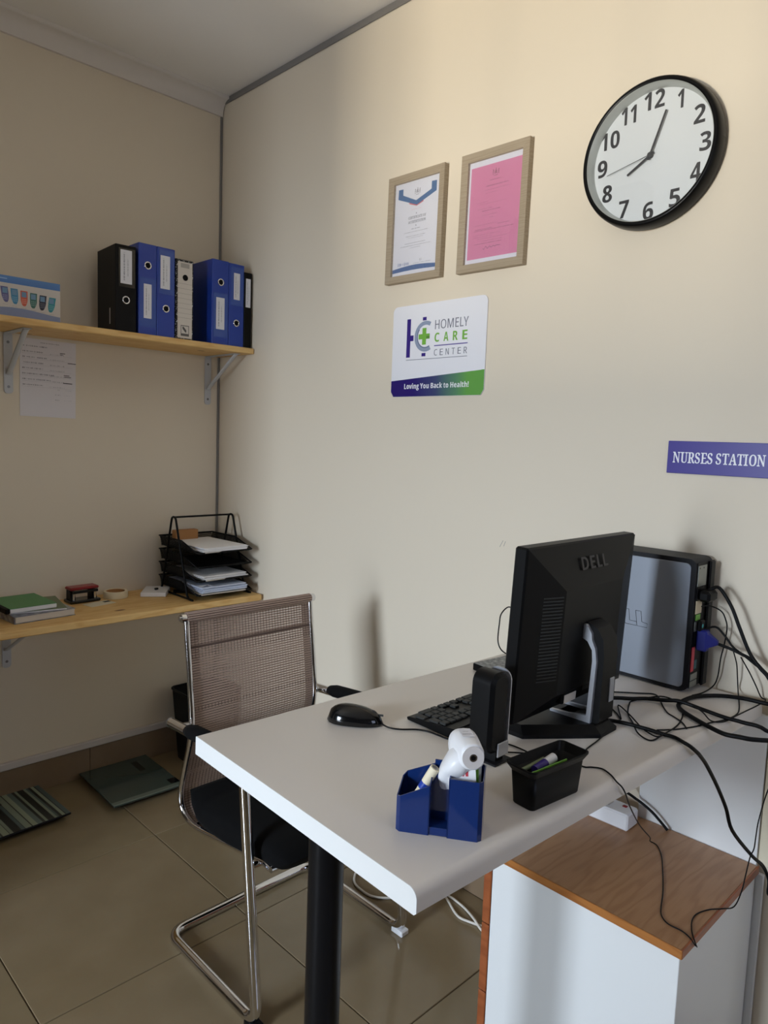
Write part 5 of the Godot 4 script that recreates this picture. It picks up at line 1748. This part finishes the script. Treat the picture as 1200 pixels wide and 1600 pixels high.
	cord("hanging_cable", "thin black cable hanging straight down the wall from the blue video cable", 0.0015, [V(-0.042, 1.010, 2.363), V(-0.030, 0.975, 2.370), V(-0.022, 0.939, 2.372), V(-0.016, 0.906, 2.374), V(-0.121, 0.9022, 2.414), V(-0.173, 0.9022, 2.426), V(-0.225, 0.9022, 2.421), V(-0.267, 0.9022, 2.407), V(-0.312, 0.9022, 2.395), V(-0.362, 0.9022, 2.374), V(-0.397, 0.9022, 2.350)])
	cord("trailing_cable", "thin black cable sweeping down the wall and curling along the desk's front edge", 0.0015, [V(-0.048, 0.998, 2.384), V(-0.035, 0.964, 2.401), V(-0.030, 0.933, 2.417), V(-0.014, 0.905, 2.425), V(-0.018, 0.9022, 2.437), V(-0.079, 0.902, 2.436), V(-0.129, 0.902, 2.432), V(-0.187, 0.9022, 2.428), V(-0.225, 0.9022, 2.426), V(-0.246, 0.9022, 2.420), V(-0.259, 0.904, 2.404), V(-0.244, 0.912, 2.380), V(-0.235, 0.916, 2.355)])
	cord("tub_cable", "thin black cord passing the black tub and dropping over the desk's front to the pedestal", 0.0014, [V(-0.489, 0.902, 2.288), V(-0.545, 0.902, 2.297), V(-0.601, 0.902, 2.304), V(-0.66, 0.902, 2.322), V(-0.668, 0.902, 2.340), V(-0.658, 0.902, 2.350), V(-0.650, 0.902, 2.366), V(-0.660, 0.902, 2.388), V(-0.672, 0.900, 2.405), V(-0.665, 0.890, 2.413), V(-0.648, 0.870, 2.413), V(-0.557, 0.802, 2.380), V(-0.354, 0.662, 2.310), V(-0.208, 0.563, 2.270), V(-0.125, 0.506, 2.236), V(-0.123, 0.5015, 2.253), V(-0.158, 0.5015, 2.280), V(-0.206, 0.5015, 2.305), V(-0.289, 0.5015, 2.344), V(-0.354, 0.5015, 2.369), V(-0.378, 0.5015, 2.382), V(-0.392, 0.5015, 2.402), V(-0.392, 0.5015, 2.430), V(-0.400, 0.5015, 2.450), V(-0.404, 0.495, 2.462), V(-0.394, 0.487, 2.462)])
	cord("edge_cable", "thin black cord rising from the pedestal's back corner along the cream trunking", 0.0014, [V(-0.02, 0.80, 2.492), V(-0.04, 0.775, 2.490), V(-0.090, 0.75, 2.488), V(-0.115, 0.722, 2.484), V(-0.145, 0.671, 2.482), V(-0.140, 0.630, 2.478), V(-0.132, 0.596, 2.474), V(-0.140, 0.577, 2.470), V(-0.160, 0.541, 2.470), V(-0.177, 0.512, 2.470), V(-0.216, 0.495, 2.470), V(-0.255, 0.5025, 2.460), V(-0.279, 0.5015, 2.441), V(-0.313, 0.5015, 2.429), V(-0.343, 0.5015, 2.431), V(-0.376, 0.5015, 2.444), V(-0.402, 0.498, 2.462), V(-0.394, 0.486, 2.463)])
	cord("mouse_cable", "thin black cable leading from the mouse past the keyboard's near end", 0.0017, [V(-0.820, 0.908, 1.962), V(-0.819, 0.903, 1.986), V(-0.806, 0.9022, 2.009), V(-0.782, 0.9022, 2.030), V(-0.770, 0.9022, 2.052), V(-0.768, 0.9022, 2.077), V(-0.766, 0.9022, 2.104), V(-0.750, 0.9022, 2.140), V(-0.722, 0.9022, 2.158), V(-0.69, 0.9022, 2.150)])
	cord("speaker_cable", "thin black lead from the speaker's side to the plastic tub, upper of the pair", 0.0014, [V(-0.745, 0.915, 2.195), V(-0.700, 0.9022, 2.180), V(-0.694, 0.9022, 2.199), V(-0.694, 0.9022, 2.223), V(-0.697, 0.9022, 2.246), V(-0.700, 0.9022, 2.280), V(-0.74, 0.9022, 2.318)])
	cord("speaker_cable", "thin black lead from the speaker's foot to the plastic tub, lower of the pair", 0.0014, [V(-0.760, 0.9022, 2.200), V(-0.739, 0.9022, 2.203), V(-0.720, 0.9022, 2.219), V(-0.703, 0.9022, 2.238), V(-0.697, 0.905, 2.252), V(-0.71, 0.9022, 2.285), V(-0.752, 0.9022, 2.318)])
	cord("screen_cable", "thin black wire looping beside the monitor's far edge against the wall", 0.0018, [V(-0.255, 1.035, 1.90), V(-0.225, 1.038, 1.855), V(-0.205, 1.030, 1.825), V(-0.200, 1.006, 1.803), V(-0.200, 0.978, 1.799), V(-0.200, 0.932, 1.797), V(-0.205, 0.910, 1.812), V(-0.215, 0.9035, 1.845), V(-0.235, 0.903, 1.90)])
	cord("plug_cable", "black mains cable bending from the power strip plug behind the pedestal", 0.0036, [V(-0.100, 0.572, 2.09), V(-0.085, 0.585, 2.115), V(-0.060, 0.572, 2.135), V(-0.042, 0.556, 2.152), V(-0.040, 0.547, 2.176), V(-0.040, 0.535, 2.201), V(-0.038, 0.516, 2.226), V(-0.036, 0.503, 2.24)])
	cord("white_cable", "white cable on the floor beside the pedestal, outer of the pair", 0.0038, [V(-0.060, 0.004, 1.45), V(-0.080, 0.004, 1.538), V(-0.102, 0.004, 1.585), V(-0.135, 0.004, 1.652), V(-0.128, 0.004, 1.698), V(-0.108, 0.004, 1.76), V(-0.09, 0.004, 1.86)], M.white_cable)
	cord("white_cable", "white cable on the floor beside the pedestal, nearer the wall", 0.0038, [V(-0.06, 0.0045, 1.50), V(-0.080, 0.0045, 1.565), V(-0.081, 0.0045, 1.591), V(-0.090, 0.0045, 1.644), V(-0.115, 0.010, 1.701), V(-0.135, 0.0045, 1.754), V(-0.15, 0.0045, 1.86)], M.white_cable)
	cord("beige_cable", "beige cable looped on the floor under the chair", 0.0042, [V(-0.10, 0.0045, 1.22), V(-0.187, 0.0045, 1.255), V(-0.231, 0.0045, 1.281), V(-0.264, 0.0045, 1.314), V(-0.275, 0.0045, 1.358), V(-0.270, 0.0045, 1.407), V(-0.231, 0.0045, 1.450), V(-0.170, 0.0045, 1.477), V(-0.06, 0.0045, 1.48)], M.white_cable)
